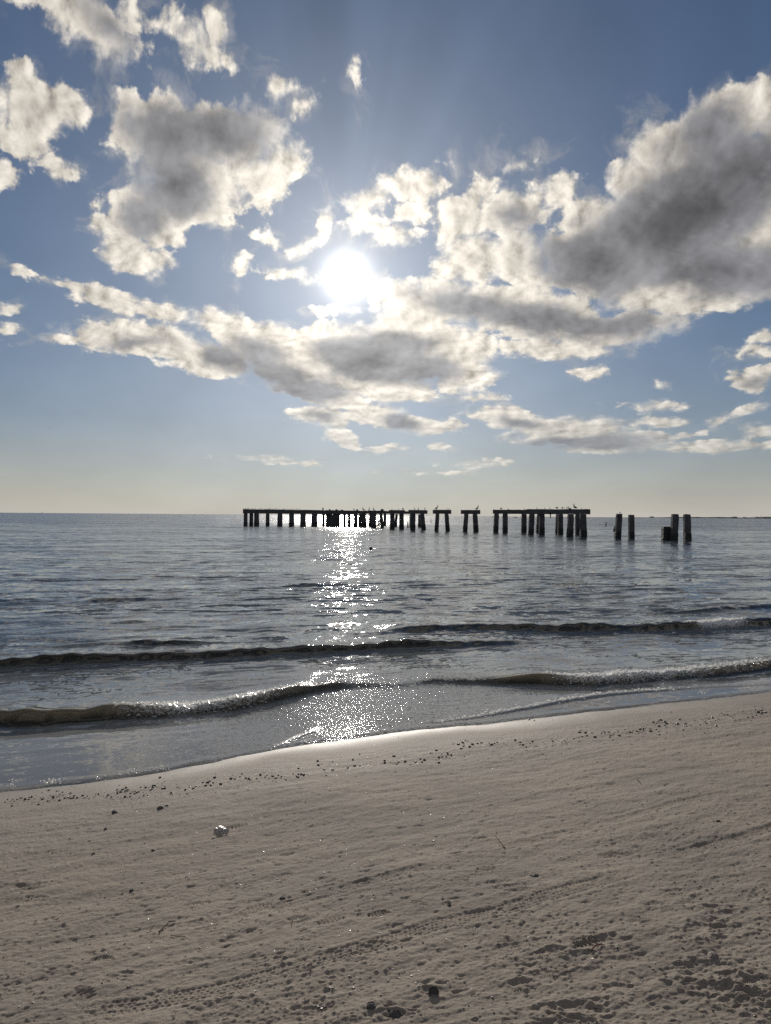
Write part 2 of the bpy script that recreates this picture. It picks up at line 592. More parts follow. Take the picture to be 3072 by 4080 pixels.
def track(rows, half, depth, knob, fade=1.0, seed=0):
    """a bicycle tyre's run: a shallow trough filled with offset rows of knob marks"""
    global H
    P = polyline(rows)
    lo = P.min(0) - 0.4
    hi = P.max(0) + 0.4
    sel = np.where((XX > lo[0]) & (XX < hi[0]) & (YY > lo[1]) & (YY < hi[1]))
    x = XX[sel] + 0.02 * gnoise(XX[sel] * 1.6, YY[sel] * 1.6, 7)
    y = YY[sel]
    best = np.full(x.shape, 9.0)
    dist = np.zeros_like(x)
    along = np.zeros_like(x)
    L = 0.0
    for a, b in zip(P[:-1], P[1:]):
        d = b - a
        ln = math.hypot(*d)
        d = d / ln
        t = np.clip((x - a[0]) * d[0] + (y - a[1]) * d[1], 0, ln)
        ex = x - a[0] - d[0] * t
        ey = y - a[1] - d[1] * t
        dd = np.hypot(ex, ey)
        sg = np.sign(ex * d[1] - ey * d[0])
        m = dd < best
        best = np.where(m, dd, best)
        dist = np.where(m, dd * sg, dist)
        along = np.where(m, L + t, along)
        L += ln
    k = 0.021
    row = np.floor(dist / k + 0.5)
    ph = along / (k * 1.15) + 0.5 * (row % 2)
    cell = np.abs((dist / k + 0.5) % 1 - 0.5) * 2
    cellb = np.abs(ph % 1 - 0.5) * 2
    hole = np.clip(1 - np.maximum(cell, cellb) ** 3 * 1.1, 0, 1)
    amt = fade * sstep(gnoise(along * 1.3, along * 0 + seed, 3), -0.45, 0.05)
    prof = 1 - sstep(best, half * 0.8, half * 1.05)
    rim = np.exp(-((best - half * 1.25) / (half * 0.22)) ** 2)
    H[sel] += amt * (-depth * prof - knob * prof * hole + 0.0016 * rim * (1 + 2.5 * lumps(x, y, 0.03, 120 + seed, 0.6)))


track([(-300, 4130), (304, 4043), (765, 3960), (1106, 3880), (1383, 3800), (1536, 3757), (1720, 3692), (1978, 3637), (2180, 3570),
       (2366, 3517), (2550, 3460), (2740, 3395), (2950, 3345), (3300, 3240)], 0.055, 0.0008, 0.0050)
track([(1100, 3610), (1554, 3494), (1803, 3434), (2180, 3333), (2393, 3287), (2700, 3205), (3072, 3140), (3300, 3100)], 0.045, 0.001, 0.0045, 0.9, 4)
track([(200, 3760), (560, 3700), (900, 3655), (1380, 3560)], 0.035, 0.001, 0.004, 0.5, 9)


def sole(px, py, ang, length, n, slot_w, depth, spread=0.0, claws=False):
    """a shoe sole's print: a row of slots, straight or fanned"""
    global H
    p = on_sand(px, py)
    ca, sa = math.cos(math.radians(ang)), math.sin(math.radians(ang))
    sel = np.where((np.abs(XX - p.x) < length) & (np.abs(YY - p.y) < length))
    lx = (XX[sel] - p.x) * ca + (YY[sel] - p.y) * sa
    ly = -(XX[sel] - p.x) * sa + (YY[sel] - p.y) * ca
    for k in range(n):
        c = (k - (n - 1) / 2) * length / n
        a = math.radians(spread) * (k - (n - 1) / 2) / max(1, n / 2)
        qx = (lx - c) * math.cos(a) + ly * math.sin(a)
        qy = -(lx - c) * math.sin(a) + ly * math.cos(a)
        hl = slot_w * (3.2 - 1.4 * abs(2 * k / (n - 1) - 1))
        wd = slot_w * (0.5 + (0.5 * (1 - (qy / hl + 1) / 2) if claws else 0.2))
        m = (1 - sstep(np.abs(qx), wd * 0.5, wd)) * (1 - sstep(np.abs(qy), hl * 0.8, hl))
        H[sel] -= depth * m
        H[sel] += depth * 0.35 * np.exp(-((np.abs(qx) - wd * 1.4) / (wd * 0.4)) ** 2) * (1 - sstep(np.abs(qy), hl * 0.8, hl))


sole(408, 3812, 4, 0.085, 6, 0.012, 0.012, 14, True)
sole(1035, 3605, 14, 0.13, 7, 0.012, 0.007, -10)
sole(790, 3590, 10, 0.12, 8, 0.009, 0.006)
sole(1505, 3645, 20, 0.10, 6, 0.011, 0.012, 12, True)
sole(1320, 3670, 18, 0.14, 7, 0.010, 0.008, -8)
sole(2430, 3402, 12, 0.14, 8, 0.012, 0.011, -12)
sole(1935, 3462, 15, 0.11, 5, 0.012, 0.009, 10, True)
sole(945, 3285, 24, 0.14, 6, 0.014, 0.010, -8)
sole(2330, 3755, 30, 0.14, 7, 0.012, 0.014, -8)
sole(340, 3950, -40, 0.12, 6, 0.010, 0.006)
sole(1290, 3500, 12, 0.10, 5, 0.012, 0.006, 8)


def dent(px, py, rx, ry, depth, ang=0.0):
    """a heel mark or scoop with a raised lip on the far side"""
    global H
    p = on_sand(px, py)
    ca, sa = math.cos(math.radians(ang)), math.sin(math.radians(ang))
    R = max(rx, ry) * 2.2
    sel = np.where((np.abs(XX - p.x) < R) & (np.abs(YY - p.y) < R))
    lx = ((XX[sel] - p.x) * ca + (YY[sel] - p.y) * sa) / rx
    ly = (-(XX[sel] - p.x) * sa + (YY[sel] - p.y) * ca) / ry
    d = np.sqrt(lx * lx + ly * ly) + 0.85 * gnoise(XX[sel] * 19, YY[sel] * 26, 8) + 0.5 * gnoise(XX[sel] * 50, YY[sel] * 60, 9)
    H[sel] += -depth * 0.34 * np.clip(1 - d * d, 0, 1) + depth * 0.22 * np.exp(-((d - 1.2) / 0.25) ** 2)


for a in [(1475, 3762, .040, .015, .018, 5), (1728, 3955, .05, .03, .012, 0), (1920, 3336, .05, .03, .016, 10), (2135, 3491, .03, .018, .014, 0),
          (2420, 3745, .10, .05, .020, -20), (2790, 3705, .11, .06, .020, 25), (2900, 3700, .09, .05, .022, 10), (2860, 3930, .13, .05, .026, -25),
          (3010, 3900, .13, .05, .028, -35), (2960, 3980, .12, .05, .026, -20), (3050, 3960, .10, .04, .026, -40), (2300, 4010, .12, .05, .020, 10),
          (2260, 4060, .09, .05, .024, 0), (2110, 3850, .05, .03, .015, 20), (2070, 3910, .05, .03, .016, 20), (2880, 3630, .08, .04, .020, 20),
          (2840, 3610, .05, .03, .018, 0), (2470, 3930, .06, .03, .015, -20), (1800, 3590, .05, .02, .014, 20), (1788, 3606, .02, .02, .014, 0),
          (1580, 4040, .06, .03, .022, 0), (1180, 3655, .05, .02, .012, 10), (560, 3572, .05, .02, .012, 10), (140, 3572, .05, .025, .014, 0),
          (250, 3690, .03, .02, .014, 0), (1120, 3440, .05, .02, .012, 10), (30, 3537, .14, .04, .016, 5), (110, 3530, .08, .03, .014, 0),
          (1064, 3320, .06, .02, .012, 5), (925, 3350, .05, .015, .010, 0), (2530, 3157, .06, .03, .013, 0), (2630, 3170, .05, .025, .012, 0),
          (2920, 3250, .05, .02, .013, 0), (2865, 3283, .05, .02, .014, 0), (2120, 3232, .03, .02, .012, 0), (1995, 3520, .10, .03, .014, 10),
          (2060, 3550, .08, .03, .014, 10), (1700, 3950, .02, .02, .012, 0), (220, 3855, .06, .02, .010, 0), (500, 3870, .04, .02, .012, 0),
          (780, 3820, .10, .03, .011, 10), (900, 3740, .04, .02, .012, 0), (1945, 3210, .05, .02, .010, 0), (1650, 3216, .05, .02, .012, 0),
          (2680, 3540, .05, .03, .014, 30), (2600, 3600, .05, .03, .010, 0), (2300, 3820, .09, .05, .018, 25), (2200, 3790, .07, .03, .018, 15),
          (2820, 3850, .14, .07, .018, 10), (1250, 4000, .05, .03, .014, 0), (880, 4010, .10, .04, .016, 10)]:
    dent(*a)

ZZ = ZZ + H * (1 - 0.75 * sstep(SS, -0.05, 0.3))
wet = np.clip(1 - sstep(-SS, 0.0, 0.55 + 0.3 * patch), 0, 1)
damp = np.clip(1 - sstep(-SS, 0.7, 2.6 + 0.8 * patch), 0, 1)


# ------------------------------------------------------------------ materials
def material(name):
    m = bpy.data.materials.new(name)
    m.use_nodes = True
    m.node_tree.nodes.clear()
    n = N(m.node_tree)
    return m, n


def finish(m, n, surf):
    o = n.new('ShaderNodeOutputMaterial')
    m.node_tree.links.new(surf, o.inputs[0])
    return m


def principled(n, color, rough=0.7, bump=None, **kw):
    p = n.new('ShaderNodeBsdfPrincipled')
    n.put(p.inputs['Base Color'], color)
    n.put(p.inputs['Roughness'], rough)
    if bump is not None:
        n.put(p.inputs['Normal'], bump)
    for k, v in kw.items():
        n.put(p.inputs[k.replace('_', ' ')], v)
    return p.outputs[0]


def bump(n, h, dist, strength=1.0, normal=None):
    b = n.new('ShaderNodeBump')
    b.inputs['Strength'].default_value = strength
    b.inputs['Distance'].default_value = dist
    n.put(b.inputs['Height'], h)
    if normal is not None:
        n.put(b.inputs['Normal'], normal)
    return S(n, b.outputs[0])


def obj_coords(n):
    g = n.new('ShaderNodeNewGeometry')
    return S(n, g.outputs['Position'])


m_sand, n = material("sand")
pos = obj_coords(n)
g1 = n.noise(pos, 380, 3, 0.7)[0]
g2 = n.noise(pos, 55, 5, 0.6)[0]
g3 = n.noise(pos, 1.3, 4, 0.55)[0]
aw = n.attr('wet')
ad = n.attr('damp')
ab = n.attr('clod')
drycol = n.mix(n.step(g3, 0.35, 0.65), (0.338, 0.288, 0.236, 1), (0.282, 0.243, 0.202, 1))
g4 = n.noise(n.vm('MULTIPLY', pos, (0.5, 1.4, 1.0)), 0.9, 5, 0.6)[0]
drycol = n.mix(n.step(g4, 0.46, 0.66) * 0.35, drycol, (0.225, 0.205, 0.18, 1))
drycol = n.mix(n.step(g1, 0.52, 0.70) * 0.65, drycol, (0.19, 0.16, 0.13, 1))
drycol = n.mix(n.step(g2, 0.54, 0.68) * 0.6, drycol, (0.22, 0.195, 0.168, 1))
dampcol = n.mix(0.35, drycol, (0.17, 0.145, 0.12, 1))
wetcol = n.mix(0.75, drycol, (0.165, 0.148, 0.128, 1))
c = n.mix(ad, drycol, dampcol)
c = n.mix(aw, c, wetcol)
rgh = n.m('MAXIMUM', n.m('SUBTRACT', n.m('SUBTRACT', 0.90, ad * 0.15), aw * 0.18), 0.52)
bn = n.new('ShaderNodeBump')
n.put(bn.inputs['Height'], g1 * 0.5 + g2 * 0.5)
bn.inputs['Distance'].default_value = 0.0042
n.put(bn.inputs['Strength'], n.m('SUBTRACT', 1.0, aw * 0.80))
finish(m_sand, n, principled(n, c, rgh, S(n, bn.outputs[0]), Specular_IOR_Level=n.m('ADD', 0.20, aw * 0.12)))

sand = grid_obj("beach", XX, YY, ZZ, m_sand, {'wet': wet, 'damp': damp, 'clod': clod_p})
tag(sand, kind='structure')


def sand_at(x, y):
    j = int(np.clip(np.searchsorted(YS, y), 1, len(YS) - 1))
    j = j if abs(YS[j] - y) < abs(YS[j - 1] - y) else j - 1
    i = int(np.clip(np.searchsorted(XX[j], x), 0, XX.shape[1] - 1))
    return float(ZZ[j, i])


# ------------------------------------------------------------------ sea
wy = [4.6]
while wy[-1] < 420:
    wy.append(wy[-1] + max(0.012, 0.52 * wy[-1] ** 2 / (739 * EYE)))
WY = np.array([4.2, 4.4] + wy + [600, 900, 1500, 2600, 4500, 8000, 14000, 26000, 50000])
WT = cols(3.2, 760, 0.75)
WTT, WYY = np.meshgrid(WT, WY)
WX = WTT * (WYY + 0.6)
WX = WX * (1 + 3.0 * sstep(12 - WYY, 0, 8) * sstep(np.abs(WTT), 0.77, 3.2))
WS = off_shore(WX, WYY)
deep = sstep(WS, 0.2, 6)
lenx = 1.0
# swell and chop: crests lie along the shore
ux = WX * 0.97 + WYY * 0.25
vy = -WX * 0.25 + WYY * 0.97
warp = 0.8 * gnoise(ux * 0.13, vy * 0.21, 3)
vy = vy + warp
fade = 1 - sstep(WYY, 90, 380)
WZ = deep * 0.045 * fbm(ux * 0.16, vy * 0.62, 2, 201) * fade
chop = fbm(ux * 0.55, vy * 1.7, 3, 211, 0.55)
gust = 0.75 + 0.6 * fbm(ux * 0.05, vy * 0.11, 2, 231)
WZ = WZ + (0.004 + 0.034 * deep) * chop * fade * gust
WZ = WZ + (0.0016 + 0.010 * deep) * fbm(ux * 2.6, vy * 6.0, 3, 221, 0.55) * (1 - sstep(WYY, 30, 90))
foam = np.zeros_like(WX)
murk_glow = np.zeros_like(WX)


def roll(rows, front, back, foam_rows=None, seed=0, lift=0.05, grow=0.88):
    """a low breaker: steep on the shore side, long on the sea side. rows: photo x, y, height"""
    global WZ, foam, murk_glow
    P = px_curve(rows, lift)
    yc = np.interp(WX, P[:, 0], P[:, 1], left=P[0, 1], right=P[-1, 1])
    if rows[0][2] > 0:
        yc = np.where(WX < P[0, 0], P[0, 1] + (WX - P[0, 0]) * 0.22, yc)
    if rows[-1][2] > 0:
        yc = np.where(WX > P[-1, 0], P[-1, 1] + (WX - P[-1, 0]) * 0.30, yc)
    A = np.interp(WX, P[:, 0], P[:, 2])
    A = grow * A * np.clip(1 + 0.55 * gnoise(WX * 1.1, WX * 0 + seed, 77) + 0.35 * gnoise(WX * 3.7, WX * 0 + seed, 75), 0.1, 2)
    yc = yc + 0.10 * gnoise(WX * 0.9, WX * 0 + seed, 78) + 0.035 * gnoise(WX * 4.0, WYY * 0.8 + seed, 79)
    u = (WYY - yc) * 0.95
    sh = np.where(u < 0, np.exp(-(np.abs(u) / front) ** 2.2), np.exp(-(np.abs(u) / back) ** 1.3))
    trough = np.exp(-((u + front * 2.6) / (front * 1.5)) ** 2)
    WZ = WZ + A * (sh - 0.16 * trough)
    murk_glow = np.maximum(murk_glow, (1.0 if seed <= 2 else 0.5) * np.clip(A / 0.10, 0, 1) * np.exp(-((u + front * 0.1) / (front * 1.3)) ** 2))  # face mask: murky water, plus sunlight through the wave painted as colour
    if foam_rows:
        F = px_curve(foam_rows, lift)
        f = np.interp(WX, F[:, 0], F[:, 2])
        ff = f * np.exp(-((u - 0.03) / (front * np.where(u > 0.03, 2.6, 1.3))) ** 2)
        foam = np.maximum(foam, ff)
        WZ = WZ + ff * 0.045 * np.abs(fbm(WX * 13, WYY * 16, 3, 300 + seed, 0.6))


roll([(0, 2852, .17), (200, 2852, .18), (400, 2838, .18), (740, 2822, .15), (960, 2797, .13), (1180, 2748, .14), (1300, 2724, .09),
      (1440, 2714, .05), (1700, 2715, 0)], 0.13, 0.55,
     [(380, 2840, 0), (520, 2832, .55), (740, 2822, .9), (1000, 2792, .7), (1180, 2748, .35), (1400, 2714, 0)], 1, grow=0.70)
roll([(1500, 2722, 0), (1750, 2702, .05), (1960, 2706, .10), (2120, 2704, .15), (2360, 2711, .14), (2720, 2683, .13), (3072, 2646, .14)],
     0.13, 0.6, [(2150, 2704, 0), (2260, 2709, .8), (2500, 2702, 1.0), (2800, 2676, .7), (2950, 2660, .35), (3072, 2646, .2)], 2, grow=0.72)
roll([(0, 2648, .15), (370, 2621, .15), (740, 2606, .12), (920, 2597, .12), (1290, 2582, .14), (1536, 2566, .15), (1840, 2558, .12), (2050, 2552, .05), (2200, 2548, 0)],
     0.15, 0.8, None, 3)
roll([(180, 2576, 0), (420, 2563, .06), (600, 2559, .09), (780, 2557, .06), (900, 2570, 0)], 0.16, 0.6, None, 4)
roll([(1480, 2509, 0), (1600, 2502, .06), (1740, 2495, .12), (2000, 2498, .13), (2300, 2503, .15), (2800, 2500, .17), (3072, 2478, .17)], 0.19, 1.0,
     [(2740, 2502, 0), (2790, 2500, 1.0), (2900, 2492, 1.2), (2960, 2488, .8), (3000, 2484, 0)], 5)
roll([(1750, 2555, 0), (1960, 2546, .05), (2150, 2548, 0)], 0.14, 0.5, None, 6)
roll([(-200, 2386, .05), (120, 2384, .07), (260, 2382, 0)], 0.22, 0.9, None, 7)
roll([(230, 2386, 0), (400, 2383, .09), (560, 2378, .05), (600, 2376, 0)], 0.22, 0.9, None, 8)
roll([(1110, 2330, 0), (1190, 2327, .08), (1290, 2328, 0)], 0.22, 0.8, None, 9)
roll([(960, 2532, 0), (1050, 2526, .07), (1160, 2531, 0)], 0.16, 0.6, None, 10)
roll([(380, 2478, 0), (520, 2472, .06), (640, 2466, 0)], 0.18, 0.8, None, 11)
roll([(2500, 2432, 0), (2760, 2428, .08), (3072, 2412, .10)], 0.22, 1.0, None, 12)
roll([(2050, 2318, 0), (2300, 2322, .07), (2500, 2320, 0)], 0.25, 1.0, None, 13)
roll([(1960, 2412, 0), (2200, 2408, .06), (2450, 2405, 0)], 0.22, 0.9, None, 14)
roll([(-300, 2480, .05), (100, 2472, .05), (300, 2476, 0)], 0.2, 0.9, None, 15)
# the thin front of the last wave running up the sand
P = px_curve([(1000, 2985, 0), (1100, 2972, .012), (1240, 2915, .014), (1300, 2905, 0), (1560, 2895, 0), (1760, 2872, .012), (2000, 2838, .022), (2210, 2800, .024),
              (2440, 2763, .022), (2760, 2740, .014), (3072, 2722, .010)], 0.01)
yc = np.interp(WX, P[:, 0], P[:, 1]) + 0.05 * gnoise(WX * 1.5, WX * 0, 88) + 0.02 * gnoise(WX * 6, WX * 0, 89)
A = np.interp(WX, P[:, 0], P[:, 2], right=0.01, left=0)
u = (WYY - yc) * 0.95
lip = np.where(u < 0, np.exp(-(np.abs(u) / 0.03) ** 2), np.exp(-np.abs(u) / 0.45))
WZ = WZ + 1.6 * A * lip
foam = np.maximum(foam, A / 0.024 * 0.7 * np.exp(-((u - 0.04) / 0.07) ** 2))
sub = sstep(-u, 0.0, 0.1) * (A > 0.001)
# glitter zone of small capillary ripples in the shallows
spark = np.exp(-((WS - 1.4) / 1.6) ** 2) * np.exp(-((WX - 0.0) / 1.9) ** 4)
shoal = np.exp(-np.clip(WS, 0, None) / 3.2)
near_edge = sstep(WS, -0.02, 0.10)
WZ = np.where(WS < 1.5, WZ * (0.30 + 0.70 * sstep(WS, 0.0, 1.2)), WZ)
WZ = np.where(WS > 0.0, np.maximum(WZ, beach_level(WS) + 0.010 * sstep(WS, 0.0, 0.12)), WZ)
depth = np.clip(WZ - beach_level(WS), 0, 5)

m_water, n = material("sea_water")
pos = obj_coords(n)
px_, py_, pz_ = n.xyz(pos)
al = px_ * 0.97 + py_ * 0.25
ac = px_ * -0.25 + py_ * 0.97
p1 = n.comb(al * 0.40, ac * 1.0, 0.0)
p2 = n.comb(al * 0.75, ac * 1.0, 3.0)
dpt = n.attr('depth')
fo = n.attr('foam')
mk = n.attr('murk_glow')
sp = n.attr('spark')
sh = n.attr('shoal')
deepf = n.step(dpt, 0.02, 0.30)
c1 = n.noise(p1, 1.5, 4, 0.60)[1]
c2 = n.noise(p2, 9.0, 4, 0.62)[1]
c3 = n.noise(p2, 42.0, 3, 0.6)[1]
gst = n.noise(n.comb(al * 0.02, ac * 0.07, 0.0), 1.0, 4, 0.6)[0]
gsb = n.noise(n.comb(al * 0.09, ac * 0.34, 0.0), 1.0, 3, 0.55)[0]
gst2 = n.m('MULTIPLY', n.step(gst, 0.35, 0.65, 0.65, 1.35), n.step(gsb, 0.36, 0.62, 0.45, 1.45))
v1 = n.vm('SCALE', n.vm('SUBTRACT', c1, (.5, .5, .5)), n.m('MULTIPLY', deepf * 0.95, gst2))
v2 = n.vm('SCALE', n.vm('SUBTRACT', c2, (.5, .5, .5)), n.m('MULTIPLY', n.m('ADD', 0.10, deepf * 0.10), gst2))
v3 = n.vm('SCALE', n.vm('SUBTRACT', c3, (.5, .5, .5)), n.m('ADD', n.m('ADD', 0.02, sp * 0.80), fo * 1.2))
vs_ = n.vm('ADD', n.vm('ADD', v1, v2), v3)
vs_ = n.vm('SCALE', vs_, n.m('SUBTRACT', 1.0, mk * 0.6))
vs_ = n.vm('MULTIPLY', n.vm('ADD', vs_, n.vm('MULTIPLY', v3, n.comb(sp * 2.6, sp * 0.4, 0.0))), n.comb(n.step(py_, 50.0, 260.0, 0.42, 0.75), n.step(py_, 50.0, 200.0, 1.42, 2.1), 0.0))
geo = n.new('ShaderNodeNewGeometry')
# at a low angle only the facets leaning towards the eye are seen: turn the hidden ones round
inc = n.vm('MULTIPLY', S(n, geo.outputs['Incoming']), (1.0, 1.0, 0.0))
zz_ = n.xyz(S(n, geo.outputs['Incoming']))[2]
hid = n.m('LESS_THAN', n.m('ADD', n.vm('DOT_PRODUCT', inc, vs_, out=1), zz_), 0.01)
vs_ = n.vm('SCALE', vs_, n.m('SUBTRACT', 1.0, hid * 2.0))
nrm = n.vm('NORMALIZE', n.vm('ADD', S(n, geo.outputs['Normal']), vs_))
fr = n.new('ShaderNodeFresnel')
fr.inputs['IOR'].default_value = 1.333
n.put(fr.inputs['Normal'], nrm)
gl = n.new('ShaderNodeBsdfGlossy')
gl.distribution = 'GGX'
gl.inputs['Color'].default_value = (1, 1, 1, 1)
n.put(gl.inputs['Roughness'], n.m('ADD', 0.022 + n.step(py_, 70.0, 220.0) * 0.17, fo * 0.12))
n.put(gl.inputs['Normal'], nrm)
tr = n.new('ShaderNodeBsdfTransparent')
n.put(tr.inputs[0], n.mix(mk, (0.90, 0.91, 0.90, 1.0), (0.80, 0.72, 0.54, 1.0)))
df = n.new('ShaderNodeBsdfDiffuse')
n.put(df.inputs['Color'], n.mix(n.step(mk, 0.5, 1.0), n.mix(n.step(mk, 0.0, 0.45), n.mix(sh, (0.062, 0.080, 0.098, 1), (0.36, 0.36, 0.35, 1)), (0.045, 0.042, 0.030, 1)), (0.26, 0.21, 0.13, 1)))  # brown of the inner breakers stands for sun coming through them
tl = n.new('ShaderNodeBsdfTranslucent')
n.put(tl.inputs['Color'], (0.32, 0.25, 0.13, 1))
ms = n.new('ShaderNodeMixShader')
n.put(ms.inputs[0], mk * 0.25)
m_water.node_tree.links.new(df.outputs[0], ms.inputs[1])
m_water.node_tree.links.new(tl.outputs[0], ms.inputs[2])
body_mix = n.new('ShaderNodeMixShader')
opac = n.m('SUBTRACT', 1.0, n.m('EXPONENT', n.m('SUBTRACT', dpt * -28.0, n.step(dpt, 0.0, 0.008) * 0.5)))
# wave faces stay nearly opaque; sun shining through them is in the diffuse colour
n.put(body_mix.inputs[0], n.m('MULTIPLY', opac, n.m('SUBTRACT', 1.0, mk * 0.10)))
m_water.node_tree.links.new(tr.outputs[0], body_mix.inputs[1])
m_water.node_tree.links.new(ms.outputs[0], body_mix.inputs[2])
wsh = n.new('ShaderNodeMixShader')
n.put(wsh.inputs[0], fr.outputs[0])
m_water.node_tree.links.new(body_mix.outputs[0], wsh.inputs[1])
m_water.node_tree.links.new(gl.outputs[0], wsh.inputs[2])
# foam bubbles
fm_d = n.new('ShaderNodeBsdfPrincipled')
fm_d.inputs['Base Color'].default_value = (0.92, 0.92, 0.90, 1)
fm_d.inputs['Roughness'].default_value = 0.35
fm_t = n.new('ShaderNodeBsdfTranslucent')
fm_t.inputs['Color'].default_value = (0.80, 0.79, 0.74, 1)
fm = n.new('ShaderNodeMixShader')
fm.inputs[0].default_value = 0.25
m_water.node_tree.links.new(fm_d.outputs[0], fm.inputs[1])
m_water.node_tree.links.new(fm_t.outputs[0], fm.inputs[2])
fn = n.noise(pos, 34, 5, 0.7)[0]
fsh = n.new('ShaderNodeMixShader')
n.put(fsh.inputs[0], n.m('MULTIPLY', n.step(fn + fo * 0.25, 0.56, 0.68), n.m('MINIMUM', fo * 1.2, 1.0)))
m_water.node_tree.links.new(wsh.outputs[0], fsh.inputs[1])
m_water.node_tree.links.new(fm.outputs[0], fsh.inputs[2])
finish(m_water, n, fsh.outputs[0])

water = grid_obj("sea", WX, WYY, WZ, m_water, {'depth': depth, 'foam': foam, 'murk_glow': murk_glow, 'spark': spark, 'shoal': shoal})
tag(water, kind='structure')
# sea bed, so that the sea has a floor from every side
m_bed, n = material("sea_bed_sand")
finish(m_bed, n, principled(n, (0.12, 0.10, 0.08, 1), 0.9))

bed = mesh_obj("sea_bed", [(-1400, 9, -3), (1400, 9, -3), (60000, 60000, -9), (-60000, 60000, -9)], [(0, 1, 2, 3)], m_bed)
tag(bed, kind='structure')

# ------------------------------------------------------------------ materials of the things
m_conc, n = material("weathered_concrete")
pos = obj_coords(n)
a1 = n.noise(pos, 1.4, 5, 0.6)[0]
a2 = n.noise(n.vm('MULTIPLY', pos, (3.0, 3.0, 0.5)), 2.2, 4, 0.6)[0]
a3 = n.noise(pos, 9, 5, 0.65)[0]
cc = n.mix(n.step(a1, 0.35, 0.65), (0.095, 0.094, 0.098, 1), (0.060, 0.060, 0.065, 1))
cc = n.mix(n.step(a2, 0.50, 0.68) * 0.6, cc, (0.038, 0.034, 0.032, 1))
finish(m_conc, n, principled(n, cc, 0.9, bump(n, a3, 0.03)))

m_growth, n = material("barnacle_growth")
pos = obj_coords(n)
b1 = n.noise(pos, 14, 5, 0.7)[0]
finish(m_growth, n, principled(n, n.mix(n.step(b1, 0.4, 0.7), (0.010, 0.011, 0.009, 1), (0.035, 0.034, 0.028, 1)), 0.7, bump(n, b1, 0.05)))

m_wood, n = material("waterlogged_wood")
pos = obj_coords(n)
b1 = n.noise(n.vm('MULTIPLY', pos, (6, 6, 0.8)), 3, 5, 0.6)[0]
finish(m_wood, n, principled(n, n.mix(b1, (0.018, 0.014, 0.012, 1), (0.07, 0.055, 0.045, 1)), 0.85))


def feather(name, a, b):
    m, n = material(name)
    f = n.noise(obj_coords(n), 25, 3, 0.6)[0]
    return finish(m, n, principled(n, n.mix(f, a, b), 0.8))


m_pelican = feather("pelican_feathers", (0.045, 0.038, 0.032, 1), (0.10, 0.085, 0.07, 1))
m_black = feather("cormorant_feathers", (0.008, 0.008, 0.010, 1), (0.025, 0.024, 0.025, 1))
m_gull = feather("gull_feathers", (0.08, 0.08, 0.085, 1), (0.16, 0.16, 0.165, 1))
m_bill = feather("bill_horn", (0.09, 0.07, 0.05, 1), (0.14, 0.11, 0.08, 1))

m_shell, n = material("dark_shell")
b1 = n.noise(obj_coords(n), 60, 4, 0.6)[0]
finish(m_shell, n, principled(n, n.mix(b1, (0.012, 0.011, 0.012, 1), (0.05, 0.045, 0.042, 1)), 0.45, bump(n, b1, 0.002)))
m_stone, n = material("grey_stone")
b1 = n.noise(obj_coords(n), 45, 4, 0.6)[0]
finish(m_stone, n, principled(n, n.mix(b1, (0.045, 0.042, 0.04, 1), (0.12, 0.11, 0.10, 1)), 0.7, bump(n, b1, 0.003)))
m_sandstone, n = material("sand_coloured_stone")
finish(m_sandstone, n, principled(n, (0.22, 0.19, 0.165, 1), 0.8))
m_white, n = material("bleached_shell")
finish(m_white, n, principled(n, (0.62, 0.56, 0.50, 1), 0.35))
m_twig, n = material("twig_bark")
b1 = n.noise(obj_coords(n), 90, 3, 0.6)[0]
finish(m_twig, n, principled(n, n.mix(b1, (0.02, 0.013, 0.010, 1), (0.06, 0.035, 0.025, 1)), 0.8))
m_twig2, n = material("red_brown_twig")
finish(m_twig2, n, principled(n, (0.16, 0.062, 0.035, 1), 0.7))
m_clear, n = material("cloudy_clear_skin")
b1 = n.noise(obj_coords(n), 80, 4, 0.6)[0]
finish(m_clear, n, principled(n, n.mix(b1, (0.36, 0.31, 0.25, 1), (0.58, 0.52, 0.45, 1)), 0.42, bump(n, b1, 0.010), Transmission_Weight=0.22, IOR=1.35))
m_hull, n = material("boat_hull_paint")
finish(m_hull, n, principled(n, (0.22, 0.23, 0.25, 1), 0.5))
m_cabin, n = material("boat_cabin")
finish(m_cabin, n, principled(n, (0.12, 0.13, 0.15, 1), 0.5))
m_shoreland, n = material("distant_scrub")
b1 = n.noise(obj_coords(n), 0.02, 4, 0.6)[0]
finish(m_shoreland, n, principled(n, n.mix(b1, (0.14, 0.15, 0.14, 1), (0.24, 0.24, 0.22, 1)), 0.95))  # scrub paled and greyed: the haze of distance is in its colour
m_float, n = material("black_float")
finish(m_float, n, principled(n, (0.012, 0.012, 0.013, 1), 0.5))
m_bubble, n = material("bubble_film")
bub = n.new('ShaderNodeMixShader')
bub.inputs[0].default_value = 0.55
tlb = n.new('ShaderNodeBsdfTranslucent')
tlb.inputs[0].default_value = (0.95, 0.95, 0.92, 1)
trb = n.new('ShaderNodeBsdfTransparent')
m_bubble.node_tree.links.new(principled(n, (0.85, 0.85, 0.83, 1), 0.12), bub.inputs[1])
m_bubble.node_tree.links.new(tlb.outputs[0], bub.inputs[2])
bub2 = n.new('ShaderNodeMixShader')
bub2.inputs[0].default_value = 0.40
m_bubble.node_tree.links.new(bub.outputs[0], bub2.inputs[1])
m_bubble.node_tree.links.new(trb.outputs[0], bub2.inputs[2])
finish(m_bubble, n, bub2.outputs[0])


